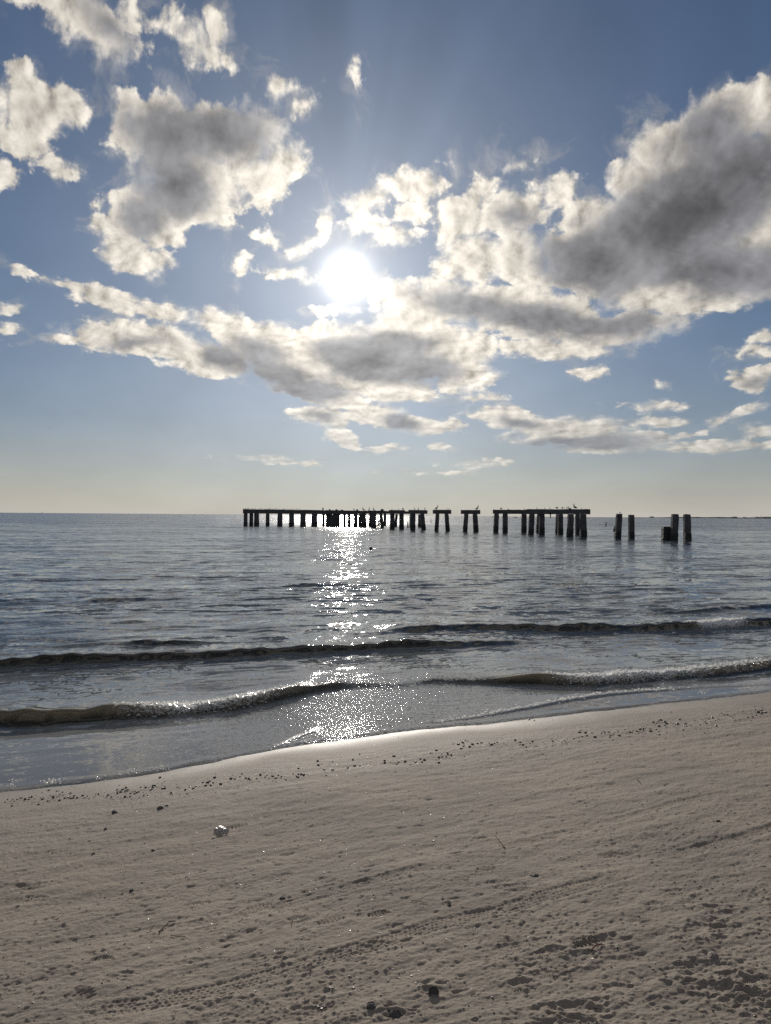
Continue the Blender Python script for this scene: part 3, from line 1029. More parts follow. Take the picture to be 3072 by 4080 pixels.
# ------------------------------------------------------------------ concrete work
def pile_mesh(top, bot, wx, wy, rnd, z_low=-1.2, flare=0.04):
    """a battered square pile from bot (at the water) to top; the mesh goes on below the water"""
    top = Vector(top)
    bot = Vector(bot)
    d = (top - bot) / max(0.01, top.z - bot.z)
    low = bot + d * (z_low - bot.z)
    verts, faces = [], []
    nseg = 11
    prof = [(-1, -.82), (-.82, -1), (.82, -1), (1, -.82), (1, .82), (.82, 1), (-.82, 1), (-1, .82)]
    for k in range(nseg + 1):
        t = k / nseg
        c = low.lerp(top, t)
        s = 1 + flare * (1 - t)
        cut = 0.93 if k == nseg else 1.0
        for a, b in prof:
            j = 1 + rnd.uniform(-.035, .035)
            verts.append((c.x + a * wx / 2 * s * cut * j, c.y + b * wy / 2 * s * cut * j, c.z + (rnd.uniform(-.05, .03) if k == nseg else 0)))
    m = len(prof)
    for k in range(nseg):
        for i in range(m):
            faces.append((k * m + i, k * m + (i + 1) % m, (k + 1) * m + (i + 1) % m, (k + 1) * m + i))
    faces.append(tuple(range(m - 1, -1, -1)))
    faces.append(tuple(nseg * m + i for i in range(m)))
    return verts, faces


def crust_mesh(top, bot, wx, wy, rnd, h):
    """a rough sleeve of growth over the tidal band"""
    top = Vector(top)
    bot = Vector(bot)
    d = (top - bot) / max(0.01, top.z - bot.z)
    verts, faces = [], []
    m, nseg = 18, 8
    for k in range(nseg + 1):
        z = -0.5 + (h + 0.5) * k / nseg
        c = bot + d * (z - bot.z)
        for i in range(m):
            a = 2 * PI * i / m
            q = max(abs(math.cos(a)), abs(math.sin(a)))
            r = 0.5 / q
            g = 1.0 + (0.045 if k < nseg else 0.02) * rnd.uniform(0.3, 1.35)
            zz = z + (rnd.uniform(-.22, .12) if k == nseg else 0)
            verts.append((c.x + math.cos(a) * r * wx * g * 1.04, c.y + math.sin(a) * r * wy * g * 1.04, zz))
    for k in range(nseg):
        for i in range(m):
            faces.append((k * m + i, k * m + (i + 1) % m, (k + 1) * m + (i + 1) % m, (k + 1) * m + i))
    faces.append(tuple(nseg * m + i for i in range(m)))
    return verts, faces


def beam_mesh(a, b, z0, z1, wid, rnd, n=14, ragged=0.03):
    """a cast beam between two plan points with chipped edges"""
    a = Vector((a[0], a[1]))
    b = Vector((b[0], b[1]))
    d = (b - a).normalized()
    p = Vector((-d.y, d.x))
    verts, faces = [], []
    ch = 0.05
    prof = [(-1, 0, 0), (-1, 1, -1), (-1 + ch, 1, 0), (1 - ch, 1, 0), (1, 1, -1), (1, 0, 0)]
    for k in range(n + 1):
        c = a.lerp(b, k / n)
        c = c + d * (rnd.uniform(-.05, .05) if 0 < k < n else 0)
        for s, top, dn in prof:
            z = (z1[0] + (z1[1] - z1[0]) * k / n if top else z0) - (0.05 if dn else 0)
            z += rnd.uniform(-ragged, ragged) * (1.0 if top else 0.5)
            q = c + p * s * wid / 2 * (1 + rnd.uniform(-.02, .02))
            verts.append((q.x, q.y, z))
    m = len(prof)
    for k in range(n):
        for i in range(m):
            faces.append((k * m + i, (k + 1) * m + i, (k + 1) * m + (i + 1) % m, k * m + (i + 1) % m))
    faces.append(tuple(range(m)))
    faces.append(tuple(n * m + i for i in range(m - 1, -1, -1)))
    return verts, faces


def wpt(px, dist, z=None, py=None):
    """plan position of a photo column at a distance along the view"""
    d = look(px, 2056)
    return Vector((d.x * dist / d.y, dist, 0 if z is None else z))


PW = 1 / 2946.0


def add_pile(parent, origin, xt, xb, base_y, z_top, rnd, crust=0.75, name='pile', label=None, wy=None, dist=None):
    """xt, xb: left and right photo columns at the top and at the water"""
    cb = (xb[0] + xb[1]) / 2
    ct = (xt[0] + xt[1]) / 2
    B = on_water(cb, base_y)
    if dist:
        B = wpt(cb, dist)
    wx = (xt[1] - xt[0]) * PW * B.y * 1.0
    wy = wy or min(wx, 0.75)
    B = Vector((B.x, B.y + wy / 2, 0))
    T = Vector(((ct - cb) * PW * B.y + B.x, B.y, z_top))
    v, f = pile_mesh(T, B, wx, wy, rnd)
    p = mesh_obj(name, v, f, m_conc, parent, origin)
    if label:
        p['label'] = label
    org = origin if parent else origin
    v, f = crust_mesh(T, B, wx, wy, rnd, crust)
    cr = mesh_obj('barnacle_crust', v, f, m_growth, p, origin)
    return p, B, wx


R = random.Random(11)

# --- the long section: far row on its stringer, near caps on leaning piles
org = wpt(1320, 148, 0)
long_pier = tag(empty('pier_ruin', org), "longest ruined concrete pier section, on many dark piles across the sun glitter", 'pier ruin',
                'broken sections of the old concrete pier')
ZT = 3.26
v, f = beam_mesh(wpt(968.2, 147.5), wpt(1420, 150), 2.50, (3.36, 3.24), 0.9, R, 40)
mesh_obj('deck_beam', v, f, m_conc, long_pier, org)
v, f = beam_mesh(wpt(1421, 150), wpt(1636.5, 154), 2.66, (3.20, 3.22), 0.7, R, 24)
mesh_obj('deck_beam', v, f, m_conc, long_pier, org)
for xt, xb, by in [((970.8, 984.4), (970.2, 984.6), 2097.8), ((993.7, 1007), (993, 1007.4), 2097.6), ((1012.4, 1024), (1012, 1024), 2097.6),
                   ((1021, 1030.8), (1021, 1031.8), 2098.4),
                   ((1059, 1072), (1058.6, 1072.4), 2097.8), ((1105.4, 1123.3), (1105, 1123.6), 2098), ((1151.3, 1170.3), (1152, 1170), 2098),
                   ((1196, 1217.3), (1195.6, 1217.6), 2098), ((1241.3, 1263.7), (1241, 1263), 2098), ((1283.4, 1294), (1283.4, 1294), 2097.4),
                   ((1367.6, 1378), (1367.6, 1378.4), 2097.4), ((1385, 1396.8), (1385, 1396.8), 2097.4),
                   ((1428.6, 1441), (1429, 1439.6), 2097.6), ((1440, 1458.8), (1443.6, 1459), 2098),
                   ((1575, 1586), (1574, 1578.5), 2094.8), ((1632.2, 1642), (1632, 1641), 2097), ((1666.8, 1680), (1666.8, 1679), 2097.4)]:
    add_pile(long_pier, org, xt, xb, by, 2.6, R, 0.8, dist=(2.3 * 2946 / (by - 2052.5) if by > 2096 else 152) * 0.985)
# broad slab pier with a hole through it
W0, W1 = wpt(1297.5, 149.6), wpt(1354.7, 149.6)
hx0, hx1, hz0, hz1 = wpt(1322.4, 149.6).x, wpt(1326.2, 149.6).x, 2.32, 2.55
xs = [W0.x, hx0, hx1, W1.x]
zs = [-1.2, hz0, hz1, 3.30]
v, f = [], []
for side, yy in ((0, 149.6), (1, 150.4)):
    for zz in zs:
        for xx in xs:
            v.append((xx + R.uniform(-.04, .04) * (xx in (xs[0], xs[-1])), yy, zz))
for r_ in range(3):
    for c_ in range(3):
        if r_ == 1 and c_ == 1:
            continue
        i = r_ * 4 + c_
        f.append((i, i + 1, i + 5, i + 4))
        i += 16
        f.append((i, i + 4, i + 5, i + 1))
for i, j in ((0, 1), (1, 2), (2, 3), (3, 7), (7, 11), (11, 15), (15, 14), (14, 13), (13, 12), (12, 8), (8, 4), (4, 0), (5, 9), (9, 10), (10, 6), (6, 5)):
    f.append((i, i + 16, j + 16, j))
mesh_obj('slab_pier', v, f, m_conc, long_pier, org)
for xt, xb, by in [((1409, 1424.8), (1409.4, 1423.6), 2100.4), ((1469.7, 1484), (1469.7, 1482), 2098.6), ((1480, 1499.4), (1482, 1496), 2103.4),
                   ((1510.6, 1523.6), (1516.4, 1530.4), 2103.4), ((1528, 1539), (1527.4, 1539), 2096),
                   ((1553.2, 1572), (1554.4, 1570.5), 2108.6), ((1590, 1608.5), (1592.6, 1608), 2108.4),
                   ((1636.5, 1655.6), (1637.4, 1652.6), 2112.9), ((1673, 1690.4), (1680, 1697), 2110.8)]:
    add_pile(long_pier, org, xt, xb, by, 2.62 if by > 2100 else 2.7, R, 0.85)
for x0, x1, d0, d1, zz in [(1409, 1459, 146, 147, 3.22), (1469.7, 1528, 139, 141, 3.22), (1553, 1609, 123.5, 124.5, 3.22), (1636.5, 1694, 115.5, 119.5, 3.20)]:
    v, f = beam_mesh(wpt(x0, d0), wpt(x1, d1), 2.60, (zz, zz), 0.85, R, 12)
    mesh_obj('cap_beam', v, f, m_conc, long_pier, org)


def block(px0, px1, dist, z0, z1, mat, name, parent=None, origin=None, dy=0.5, seed=0, jag=0.12):
    """a broken lump of concrete or timber"""
    rr = random.Random(seed)
    a = wpt(px0, dist)
    b = wpt(px1, dist)
    verts, faces = [], []
    for k, t in enumerate((0.0, 0.5, 1.0)):
        m = 8
        for i in range(m):
            an = 2 * PI * (i + .5) / m
            g = (1 - 0.18 * t) * (1 + rr.uniform(-jag, jag))
            verts.append(((a.x + b.x) / 2 + math.cos(an) * (b.x - a.x) / 2 * 1.05 * g, dist + math.sin(an) * dy * g, z0 + (z1 - z0) * t * (1 + rr.uniform(-jag, jag) * (t > .9))))
    for k in range(2):
        for i in range(8):
            faces.append((k * 8 + i, k * 8 + (i + 1) % 8, k * 8 + 8 + (i + 1) % 8, k * 8 + 8 + i))
    faces.append(tuple(range(7, -1, -1)))
    faces.append(tuple(16 + i for i in range(8)))
    return mesh_obj(name, verts, faces, mat, parent, origin or ((a.x + b.x) / 2, dist, z0))


for x0, x1, h, s in [(1284.5, 1288.6, .28, 1), (1309.8, 1316.6, .20, 2), (1336, 1345.6, .20, 3), (1357.8, 1367.6, .13, 4), (1516.6, 1528.6, .24, 5), (1418.5, 1427.5, .2, 16)]:
    block(x0, x1, 149.8 if x0 < 1400 else (146.5 if x0 < 1500 else 140), 3.18, 3.28 + h, m_conc, 'broken_lump', long_pier, org, seed=s)
block(1283.2, 1289.8, 149.8, 3.50, 3.72, m_conc, 'broken_lump', long_pier, org, seed=31)


# --- two free bents
def bent(label, cx, beam, zt, legs, base_y, rnd, d):
    org = wpt(cx, d, 0)
    t = tag(empty('pier_bent', org), label, 'pier bent', 'free standing two legged pier bents')
    v, f = beam_mesh(wpt(beam[0], d), wpt(beam[1], d + 1.5), 2.62, (zt, zt + 0.02), 0.85, rnd, 10)
    mesh_obj('cap_beam', v, f, m_conc, t, org)
    for xt, xb in legs:
        add_pile(t, org, xt, xb, base_y, 2.64, rnd, 0.85)
    return t


bent("left one of the two small two legged bents, carrying a pelican and two small birds", 1761, (1730.4, 1791.7),
     3.22, [((1736, 1751), (1730.8, 1748)), ((1771.3, 1787), (1775.3, 1794))], 2116.2, R, 112)
bent("right one of the two small two legged bents, one tall pelican at its end", 1875, (1842.6, 1907),
     3.22, [((1850, 1866.6), (1843.3, 1863.5)), ((1884, 1902.4), (1888, 1907.6))], 2118.3, R, 110)

# --- right section
org = wpt(2150, 95, 0)
right_pier = tag(empty('pier_ruin', org), "medium ruined pier section on stout piles, right of the two small two legged bents", 'pier ruin',
                 'broken sections of the old concrete pier')
v, f = beam_mesh(wpt(1964, 105), wpt(2110, 104), 2.66, (3.25, 3.25), 0.8, R, 14)
mesh_obj('deck_beam', v, f, m_conc, right_pier, org)
v, f = beam_mesh(wpt(2105, 95.5), wpt(2341, 85.5), 2.62, (3.24, 3.20), 0.85, R, 22)
mesh_obj('deck_beam', v, f, m_conc, right_pier, org)
for xt, xb, by in [((1970.3, 1988.4), (1966, 1986.6), 2122.6), ((2004.5, 2023.2), (2003, 2024.4), 2123), ((2080, 2098.8), (2078.7, 2098.3), 2123),
                   ((2111, 2131), (2105.6, 2128), 2130.6), ((2141.7, 2160), (2136.6, 2158), 2122), ((2150.5, 2170.7), (2150, 2170.7), 2131.2),
                   ((2216.8, 2233), (2216, 2230), 2126), ((2225, 2243.8), (2226, 2243.8), 2130),
                   ((2265.2, 2287.4), (2260.2, 2285.9), 2140.2), ((2295, 2315.6), (2297.5, 2315.6), 2130.9), ((2313, 2336.3), (2315.5, 2339.6), 2140.7)]:
    add_pile(right_pier, org, xt, xb, by, 2.66, R, 0.9)
# rod left hanging from the beam, with its bracket
a = wpt(2193, 90.4)
rod = [(a.x + dx * .06, 90.4 + dy * .06, z) for z in (2.9, 2.45, 2.12) for dx, dy in ((-1, -1), (1, -1), (1, 1), (-1, 1))]
rod[8:] = [(x + .03, y, z) for x, y, z in [(a.x - .03, 90.37, 2.1), (a.x + .03, 90.37, 2.1), (a.x + .03, 90.43, 2.1), (a.x - .03, 90.43, 2.1)]]
fq = [(k * 4 + i, k * 4 + (i + 1) % 4, k * 4 + 4 + (i + 1) % 4, k * 4 + 4 + i) for k in range(2) for i in range(4)] + [(0, 3, 2, 1), (8, 9, 10, 11)]
mesh_obj('hanging_bar', rod, fq, m_wood, right_pier, org)

# --- standing piles on their own
def lone_pile(label, xt, xb, by, z_top, crust=0.8):
    B = on_water((xb[0] + xb[1]) / 2, by)
    o = (B.x, B.y, 0)
    p, B, wx = add_pile(None, o, xt, xb, by, z_top, R, crust, 'concrete_pile')
    for c in p.children:
        c.location = (0, 0, 0)
    tag(p, label, 'pile', 'single piles standing in the water')
    return p


lone_pile("leaning single concrete pile with a gull on top, just right of the two crooked stubs", (2459.2, 2480.6), (2452.6, 2475.7), 2145.7, 2.665)
lone_pile("upright single concrete pile right of the pile with the gull", (2508, 2528.5), (2508, 2529.5), 2147, 2.58)
lone_pile("tall leaning single pile with a low square block against its left foot", (2682, 2706), (2677.6, 2701.6), 2154, 2.665)
lone_pile("rightmost single concrete pile of the row, clear of the low block", (2729.5, 2753), (2732.5, 2756), 2154.2, 2.65)
B = on_water(2662, 2153)
v, f = pile_mesh((B.x, B.y + .45, 1.40), (B.x, B.y + .45, 0), 33.5 * PW * B.y, 0.8, R)
blk = mesh_obj('concrete_block', v, f, m_growth, None, (B.x, B.y, 0))
tag(blk, "low square dark concrete block in the water against the foot of a tall pile", 'concrete block')


def stub(label, pts, w, group='rotten timber stubs in the water', name='timber_stub'):
    """a rotten post as a bent tapered stick: pts are (x, y) in photo pixels, first at the water"""
    B = on_water(*pts[0])
    vs, fs = [], []
    allp = [(pts[0][0], pts[0][1] + 8)] + list(pts)
    for k, (a, b) in enumerate(allp):
        q = at_depth(a, b, B.y)
        ww = w * (1 - 0.12 * k) / 2
        for i in range(6):
            an = 2 * PI * i / 6
            vs.append((q.x + math.cos(an) * ww * R.uniform(.85, 1.1), B.y + math.sin(an) * ww, q.z + (R.uniform(-.05, .05) if k == len(allp) - 1 else 0)))
    for k in range(len(allp) - 1):
        for i in range(6):
            fs.append((k * 6 + i, k * 6 + (i + 1) % 6, k * 6 + 6 + (i + 1) % 6, k * 6 + 6 + i))
    fs.append(tuple((len(allp) - 1) * 6 + i for i in range(6)))
    return tag(mesh_obj(name, vs, fs, m_wood, None, (B.x, B.y, 0)), label, 'post stub', group)


stub("thick low dark stub standing in the water under the right end of the long pier", [(1625, 2102), (1625, 2090), (1625, 2079.5)], 0.32)
stub("thin stub alone in the water just left of the first small bent", [(1717.6, 2083.5), (1717.4, 2076), (1717, 2070)], 0.32)
stub("thin upright stub in the water, the farther of the two left of the gull's pile", [(2414, 2097), (2414.4, 2088), (2416, 2080.5)], 0.34)
stub("crooked dark stub with a bent top, right beside the leaning pile with the gull", [(2446, 2116.8), (2446.4, 2108), (2449.5, 2101), (2446.5, 2096)], 0.32)

# tangle of broken timbers between two piles of the long section
dref = 143.0
tang = tag(empty('timber_tangle', wpt(1508, dref)), "tangle of broken dark timbers in the water under the long pier", 'wreckage')
for (xa, ya, xb_, yb) in [(1501, 2098, 1514, 2069), (1504, 2069, 1513, 2098), (1500, 2082, 1515, 2078), (1507, 2098, 1507.5, 2070), (1499, 2095, 1516, 2091), (1512, 2098, 1513, 2072)]:
    A = at_depth(xa, ya, dref)
    Bq = at_depth(xb_, yb, dref + .4)
    A.z = max(A.z, -0.3)
    d = (Bq - A).normalized()
    s1 = d.cross(Vector((0, 1, 0))).normalized() * 0.08
    s2 = Vector((0, .08, 0))
    vv = [tuple(c + e) for c in (A, Bq) for e in (s1 + s2, s1 - s2, -s1 - s2, -s1 + s2)]
    mesh_obj('timber', vv, [(0, 1, 5, 4), (1, 2, 6, 5), (2, 3, 7, 6), (3, 0, 4, 7), (0, 3, 2, 1), (4, 5, 6, 7)], m_wood, tang, tuple(tang.location))


# ------------------------------------------------------------------ birds
def loft(rows, m=8):
    """rows: (x, z, rx, rz) rings facing along the line of centres, in the bird's side plane"""
    verts, faces = [], []
    nrow = len(rows)
    for k, (x, z, ry, rn) in enumerate(rows):
        a = rows[max(0, k - 1)]
        b = rows[min(nrow - 1, k + 1)]
        tx, tz = b[0] - a[0], b[1] - a[1]
        ln = math.hypot(tx, tz) or 1
        nx, nz = -tz / ln, tx / ln
        for i in range(m):
            an = 2 * PI * i / m
            verts.append((x + nx * math.sin(an) * rn, math.cos(an) * ry, z + nz * math.sin(an) * rn))
    for k in range(nrow - 1):
        for i in range(m):
            faces.append((k * m + i, (k + 1) * m + i, (k + 1) * m + (i + 1) % m, k * m + (i + 1) % m))
    faces.append(tuple(range(m)))
    faces.append(tuple((nrow - 1) * m + i for i in range(m - 1, -1, -1)))
    return verts, faces


def bird_proto(name, body_rows, bill_rows, mat, legs, wing=None):
    root = empty(name, (0, 0, -50))
    v, f = loft(body_rows)
    mesh_obj('body', v, f, mat, root, smooth=True)
    v, f = loft(bill_rows, 6)
    mesh_obj('bill', v, f, m_bill, root, smooth=True)
    for s in (-1, 1):
        lx, lz, r = legs
        v, f = loft([(lx, 0.0, r * 2.0, r), (lx, 0.01, r, r), (lx - .01, lz, r, r)], 5)
        v = [(a, b + s * 0.05, c) for a, b, c in v]
        mesh_obj('leg', v, f, m_bill, root)
    if wing:
        for s in (-1, 1):
            v, f = wing(s)
            mesh_obj('wing', v, f, mat, root, smooth=True)
    return root


def open_wing(s):
    pts = [(0.06, 0.06, 0.42), (0.10, 0.24, 0.52), (0.06, 0.44, 0.50), (-0.10, 0.52, 0.36), (-0.22, 0.36, 0.22), (-0.20, 0.14, 0.20)]
    v = [(a, b * s, c) for a, b, c in pts] + [(a - .012, b * s, c + .022) for a, b, c in pts]
    n_ = len(pts)
    return v, [tuple(range(n_)), tuple(range(2 * n_ - 1, n_ - 1, -1))] + [(i, n_ + i, n_ + (i + 1) % n_, (i + 1) % n_) for i in range(n_)]


def flight_wing(s):
    pts = [(0.10, 0.03, 0.02), (0.14, 0.24, 0.10), (0.06, 0.55, 0.06), (0.00, 0.56, 0.05), (-0.02, 0.24, 0.08), (-0.08, 0.04, 0.01)]
    v = [(a, b * s, c) for a, b, c in pts] + [(a, b * s, c + .012) for a, b, c in pts]
    n_ = len(pts)
    return v, [tuple(range(n_)), tuple(range(2 * n_ - 1, n_ - 1, -1))] + [(i, n_ + i, n_ + (i + 1) % n_, (i + 1) % n_) for i in range(n_)]


def wingfold(s):
    v, f = loft([(-0.34, 0.14, .01, .01), (-0.20, 0.22, .03, .07), (0.0, 0.32, .035, .11), (0.10, 0.38, .02, .07), (0.13, .41, .005, .02)], 6)
    return [(a, b + s * .115, c) for a, b, c in v], f


# facing +x; standing heights about .75 (pelican), .55 (cormorant), .35 (gull), .22 (tern)
pel = bird_proto('pelican', [(-0.42, 0.12, .02, .01), (-0.34, 0.16, .06, .03), (-0.22, 0.22, .11, .09), (-0.05, 0.28, .14, .14), (0.08, 0.34, .12, .14), (0.15, 0.43, .07, .08),
                             (0.14, 0.53, .04, .045), (0.10, 0.64, .035, .035), (0.12, 0.74, .035, .035), (0.17, 0.79, .045, .045), (0.22, 0.78, .035, .035)],
                 [(0.21, 0.78, .025, .028), (0.24, 0.68, .022, .035), (0.25, 0.56, .015, .03), (0.24, 0.46, .006, .008)], m_pelican, (0.0, .18, .014), wingfold)
corm = bird_proto('cormorant', [(-0.30, 0.02, .02, .01), (-0.22, 0.10, .04, .02), (-0.12, 0.20, .07, .07), (0.0, 0.30, .085, .10), (0.07, 0.42, .05, .06), (0.06, 0.52, .028, .03),
                                (0.05, 0.62, .024, .024), (0.09, 0.68, .03, .03), (0.14, 0.69, .022, .022)],
                  [(0.13, 0.69, .014, .012), (0.19, 0.695, .008, .008), (0.23, 0.685, .004, .006)], m_black, (-.02, .18, .012))
drying = bird_proto('cormorant', [(-0.28, 0.05, .02, .01), (-0.12, 0.20, .07, .07), (0.0, 0.30, .085, .10), (0.07, 0.42, .05, .06), (0.06, 0.52, .028, .03), (0.09, 0.60, .03, .03), (0.14, 0.61, .022, .022)],
                    [(0.13, 0.61, .014, .012), (0.19, 0.615, .008, .008), (0.23, 0.60, .004, .006)], m_black, (-.02, .18, .012), open_wing)
gull = bird_proto('gull', [(-0.24, 0.13, .01, .005), (-0.16, 0.15, .04, .02), (-0.04, 0.19, .065, .055), (0.06, 0.23, .055, .055), (0.10, 0.29, .035, .035), (0.12, 0.34, .033, .033), (0.15, 0.345, .024, .022)],
                  [(0.14, 0.345, .012, .012), (0.20, 0.33, .004, .006)], m_gull, (0.0, .15, .008))
tern = bird_proto('tern', [(-0.20, 0.08, .006, .004), (-0.10, 0.10, .03, .02), (0.0, 0.13, .045, .04), (0.07, 0.18, .035, .035), (0.10, 0.215, .024, .024), (0.13, 0.215, .016, .016)],
                  [(0.12, 0.215, .008, .008), (0.18, 0.205, .003, .003)], m_gull, (0.0, .10, .006))
flyer = bird_proto('gull', [(-0.24, 0.0, .02, .005), (-0.10, 0.0, .04, .035), (0.04, 0.01, .055, .05), (0.14, 0.02, .035, .035), (0.18, 0.02, .024, .022)],
                   [(0.17, 0.02, .012, .012), (0.23, 0.01, .004, .006)], m_gull, (-.16, -.02, .006), flight_wing)
PROTO = {'pelican': [pel, False], 'cormorant': [corm, False], 'drying': [drying, False], 'gull': [gull, False], 'tern': [tern, False], 'flyer': [flyer, False]}
COUNT_ROT = random.Random(5)


def put_bird(kind, px, dist, z, yaw, scale, label, group, lean=0.0):
    rec = PROTO[kind]
    root = rec[0]
    if not rec[1]:
        rec[1] = True
        r = root
    else:
        r = root.copy()
        COL.objects.link(r)
        for ch in list(root.children):
            c = ch.copy()
            COL.objects.link(c)
            c.parent = r
    P = wpt(px, dist)
    r.location = (P.x, P.y + COUNT_ROT.uniform(-.15, .15), z)
    r.rotation_euler = (0, lean, math.radians(yaw))
    r.scale = (scale,) * 3
    tag(r, label, {'drying': 'cormorant', 'flyer': 'gull'}.get(kind, kind), group)
    return r


GP = 'pelicans standing on the pier ruins'
GC = 'cormorants standing on the pier ruins'
# yaw 0 = facing right, 180 = facing left, 90 = facing away
L = [
 ('pelican', 1410.4, 146.5, 3.21, 150, .62, "hunched pelican on the long pier, first large bird right of the broad slab", GP, 0),
 ('cormorant', 1453.5, 147, 3.21, 20, .45, "low dark cormorant crouched right beside an upright pelican on the long pier", GC, .5),
 ('pelican', 1447.3, 147, 3.21, 160, .88, "upright pelican on the long pier with a small dark bird close on its right", GP, 0),
 ('cormorant', 1470.8, 140, 3.21, 80, 1.0, "tall slim cormorant with stretched neck on the long pier between two pelicans", GC, -.05),
 ('pelican', 1488, 140, 3.21, 170, .72, "pelican with drooping tail right of the tall slim cormorant on the long pier", GP, -.15),
 ('cormorant', 1561.4, 124, 3.21, 100, .55, "stout dark cormorant left of a small gull on the long pier", GC, 0),
 ('gull', 1588, 124, 3.21, 20, .7, "small gull between two dark cormorants over a cap beam of the long pier", 'gulls on the pier ruins', 0),
 ('drying', 1604, 124.5, 3.21, 150, .62, "cormorant with half open wings just right of a small gull on the long pier", GC, 0),
 ('cormorant', 1651.7, 116.6, 3.20, 95, .68, "slim upright cormorant above the left leg of the long pier's last cap beam", GC, 0),
 ('cormorant', 1668.5, 117.6, 3.20, 10, .60, "leaning cormorant over the middle of the last cap beam of the long pier", GC, -.3),
 ('cormorant', 1692.6, 119.3, 3.20, 85, .78, "slim cormorant on the very right tip of the long pier", GC, 0),
 ('gull', 1629.7, 153, 3.20, 0, .5, "tiny gull on the thin stringer between the last two cap beams", 'gulls on the pier ruins', 0),
 ('pelican', 1739.5, 112.5, 3.23, 10, .86, "pelican with raised neck on the left small bent", GP, 0),
 ('cormorant', 1781, 112.9, 3.23, 60, .48, "left one of the two small dark birds side by side on the left small bent", 'small birds on the left bent', 0),
 ('cormorant', 1788.4, 113, 3.23, 40, .46, "right one of the two small dark birds side by side on the left small bent", 'small birds on the left bent', .1),
 ('pelican', 1901.2, 111, 3.23, 20, .88, "pelican standing tall at the right end of the right small bent", GP, 0),
 ('drying', 1997, 104.8, 3.25, 30, .50, "hunched dark bird with loose wings nearest the left end of the medium pier section", GC, 0),
 ('cormorant', 2023, 104.7, 3.25, 120, .42, "short dark bird, second from the left end of the medium pier section", GC, 0),
 ('cormorant', 2087, 104.2, 3.25, 160, .42, "small leaning bird alone mid way on the medium pier's left beam", GC, -.3),
 ('cormorant', 2140, 94, 3.24, 120, .44, "small upright bird at the start of the nearer beam of the medium pier section", GC, 0),
 ('cormorant', 2170.7, 92.6, 3.23, 95, .42, "slim small bird over the second pair of piles of the medium pier section", GC, 0),
 ('gull', 2189, 91.8, 3.23, 185, .62, "gull above the hanging bar of the medium pier section", 'gulls on the pier ruins', -.2),
 ('drying', 2218, 90.4, 3.22, 200, .50, "cormorant with spread wings left of a second one on the medium pier section", GC, 0),
 ('drying', 2240, 89.4, 3.22, -20, .50, "cormorant with spread wings right of a similar one on the medium pier section", GC, 0),
 ('gull', 2248.5, 89.0, 3.22, 60, .55, "small bird left of the big hunched pelican on the medium pier section", 'gulls on the pier ruins', 0),
 ('gull', 2259, 88.6, 3.22, 180, .75, "gull just left of the big hunched pelican on the medium pier section", 'gulls on the pier ruins', 0),
 ('pelican', 2270, 88.2, 3.10, 200, .62, "big hunched pelican with its head tucked low on the medium pier section", GP, .35),
 ('pelican', 2291.5, 87.4, 3.22, 165, .78, "tallest pelican on the medium pier section, neck stretched up, near its right end", GP, 0),
 ('cormorant', 2315.7, 86.4, 3.21, 100, .32, "small crouched bird nearest the right end of the medium pier section", GC, 0),
 ('gull', 2469, 82.2, 2.68, 160, .68, "gull perched on the leaning single pile", 'gulls on the pier ruins', 0),
 ('gull', 2515.5, 81.6, 2.57, 90, .30, "tiny bird on top of the upright single pile next to the gull's pile", 'gulls on the pier ruins', 0),
]
for row in L:
    put_bird(*row)
GT = 'row of small terns along the left end of the long pier'
tx = [967.5, 977, 983, 988, 992, 1001, 1005, 1009.4, 1015.6, 1028.6, 1036, 1040, 1047, 1055, 1061, 1070, 1074, 1077.4, 1084.4, 1091.5, 1099, 1106, 1114,
      1125.5, 1130, 1134, 1137.4, 1145, 1152, 1159, 1165, 1173.6, 1181, 1187.2, 1194.6]
for k, x in enumerate(tx):
    gaps = [(990, 'over the first pile'), (1011, 'over the second pile'), (1034, 'over the third, double pile'), (1056, 'over the first wide gap between piles'),
            (1075, 'over the fourth pile'), (1103, 'over the gap after the fourth pile'), (1124, 'over the fifth pile'), (1150, 'over the gap after the fifth pile'),
            (1171, 'over the sixth pile'), (1300, 'just past the sixth pile')]
    lab = "small tern in the long pier's bird row, " + next(g for q, g in gaps if x < q)
    if k == 0:
        lab = "small tern at the extreme left tip of the long pier"
    if k == len(tx) - 1:
        lab = "last small tern of the row on the long pier, nearest the sun glitter"
    put_bird('tern', x, 148.2, 3.36 - 0.12 * (x - 968) / 452, COUNT_ROT.choice([0, 20, 160, 180, 200, 90, 60]), COUNT_ROT.uniform(.75, 1.15), lab, GT)
P = at_depth(196, 1708, 330)
fl = put_bird('flyer', 196, 330, P.z, 80, 1.0, "far gull flying over the open sea at the left", None)
fl.location = P


# ------------------------------------------------------------------ far things
def slab(name, pts, y0, y1, mat, parent, origin):
    """an upright outline (x, z) with real thickness from y0 to y1"""
    v = [(x, y0, z) for x, z in pts] + [(x, y1, z) for x, z in pts]
    m = len(pts)
    return mesh_obj(name, v, [tuple(range(m)), tuple(range(2 * m - 1, m - 1, -1))] + [(i, m + i, m + (i + 1) % m, (i + 1) % m) for i in range(m)], mat, parent, origin)


def boat(px, dist, length, label, cabin=1.0):
    c = wpt(px, dist)
    t = tag(empty('motor_boat', c), label, 'boat')
    x, s = c.x, length
    slab('hull', [(x - s / 2, 0.9), (x - s * .46, -0.3), (x + s * .36, -0.3), (x + s / 2, 1.2)], dist - 1.2, dist + 1.2, m_hull, t, tuple(c))
    slab('cabin', [(x - s * .12, 0.9), (x - s * .10, 0.9 + cabin), (x + s * .12, 0.9 + cabin), (x + s * .2, 0.9)], dist - .9, dist + .9, m_cabin, t, tuple(c))
    return t


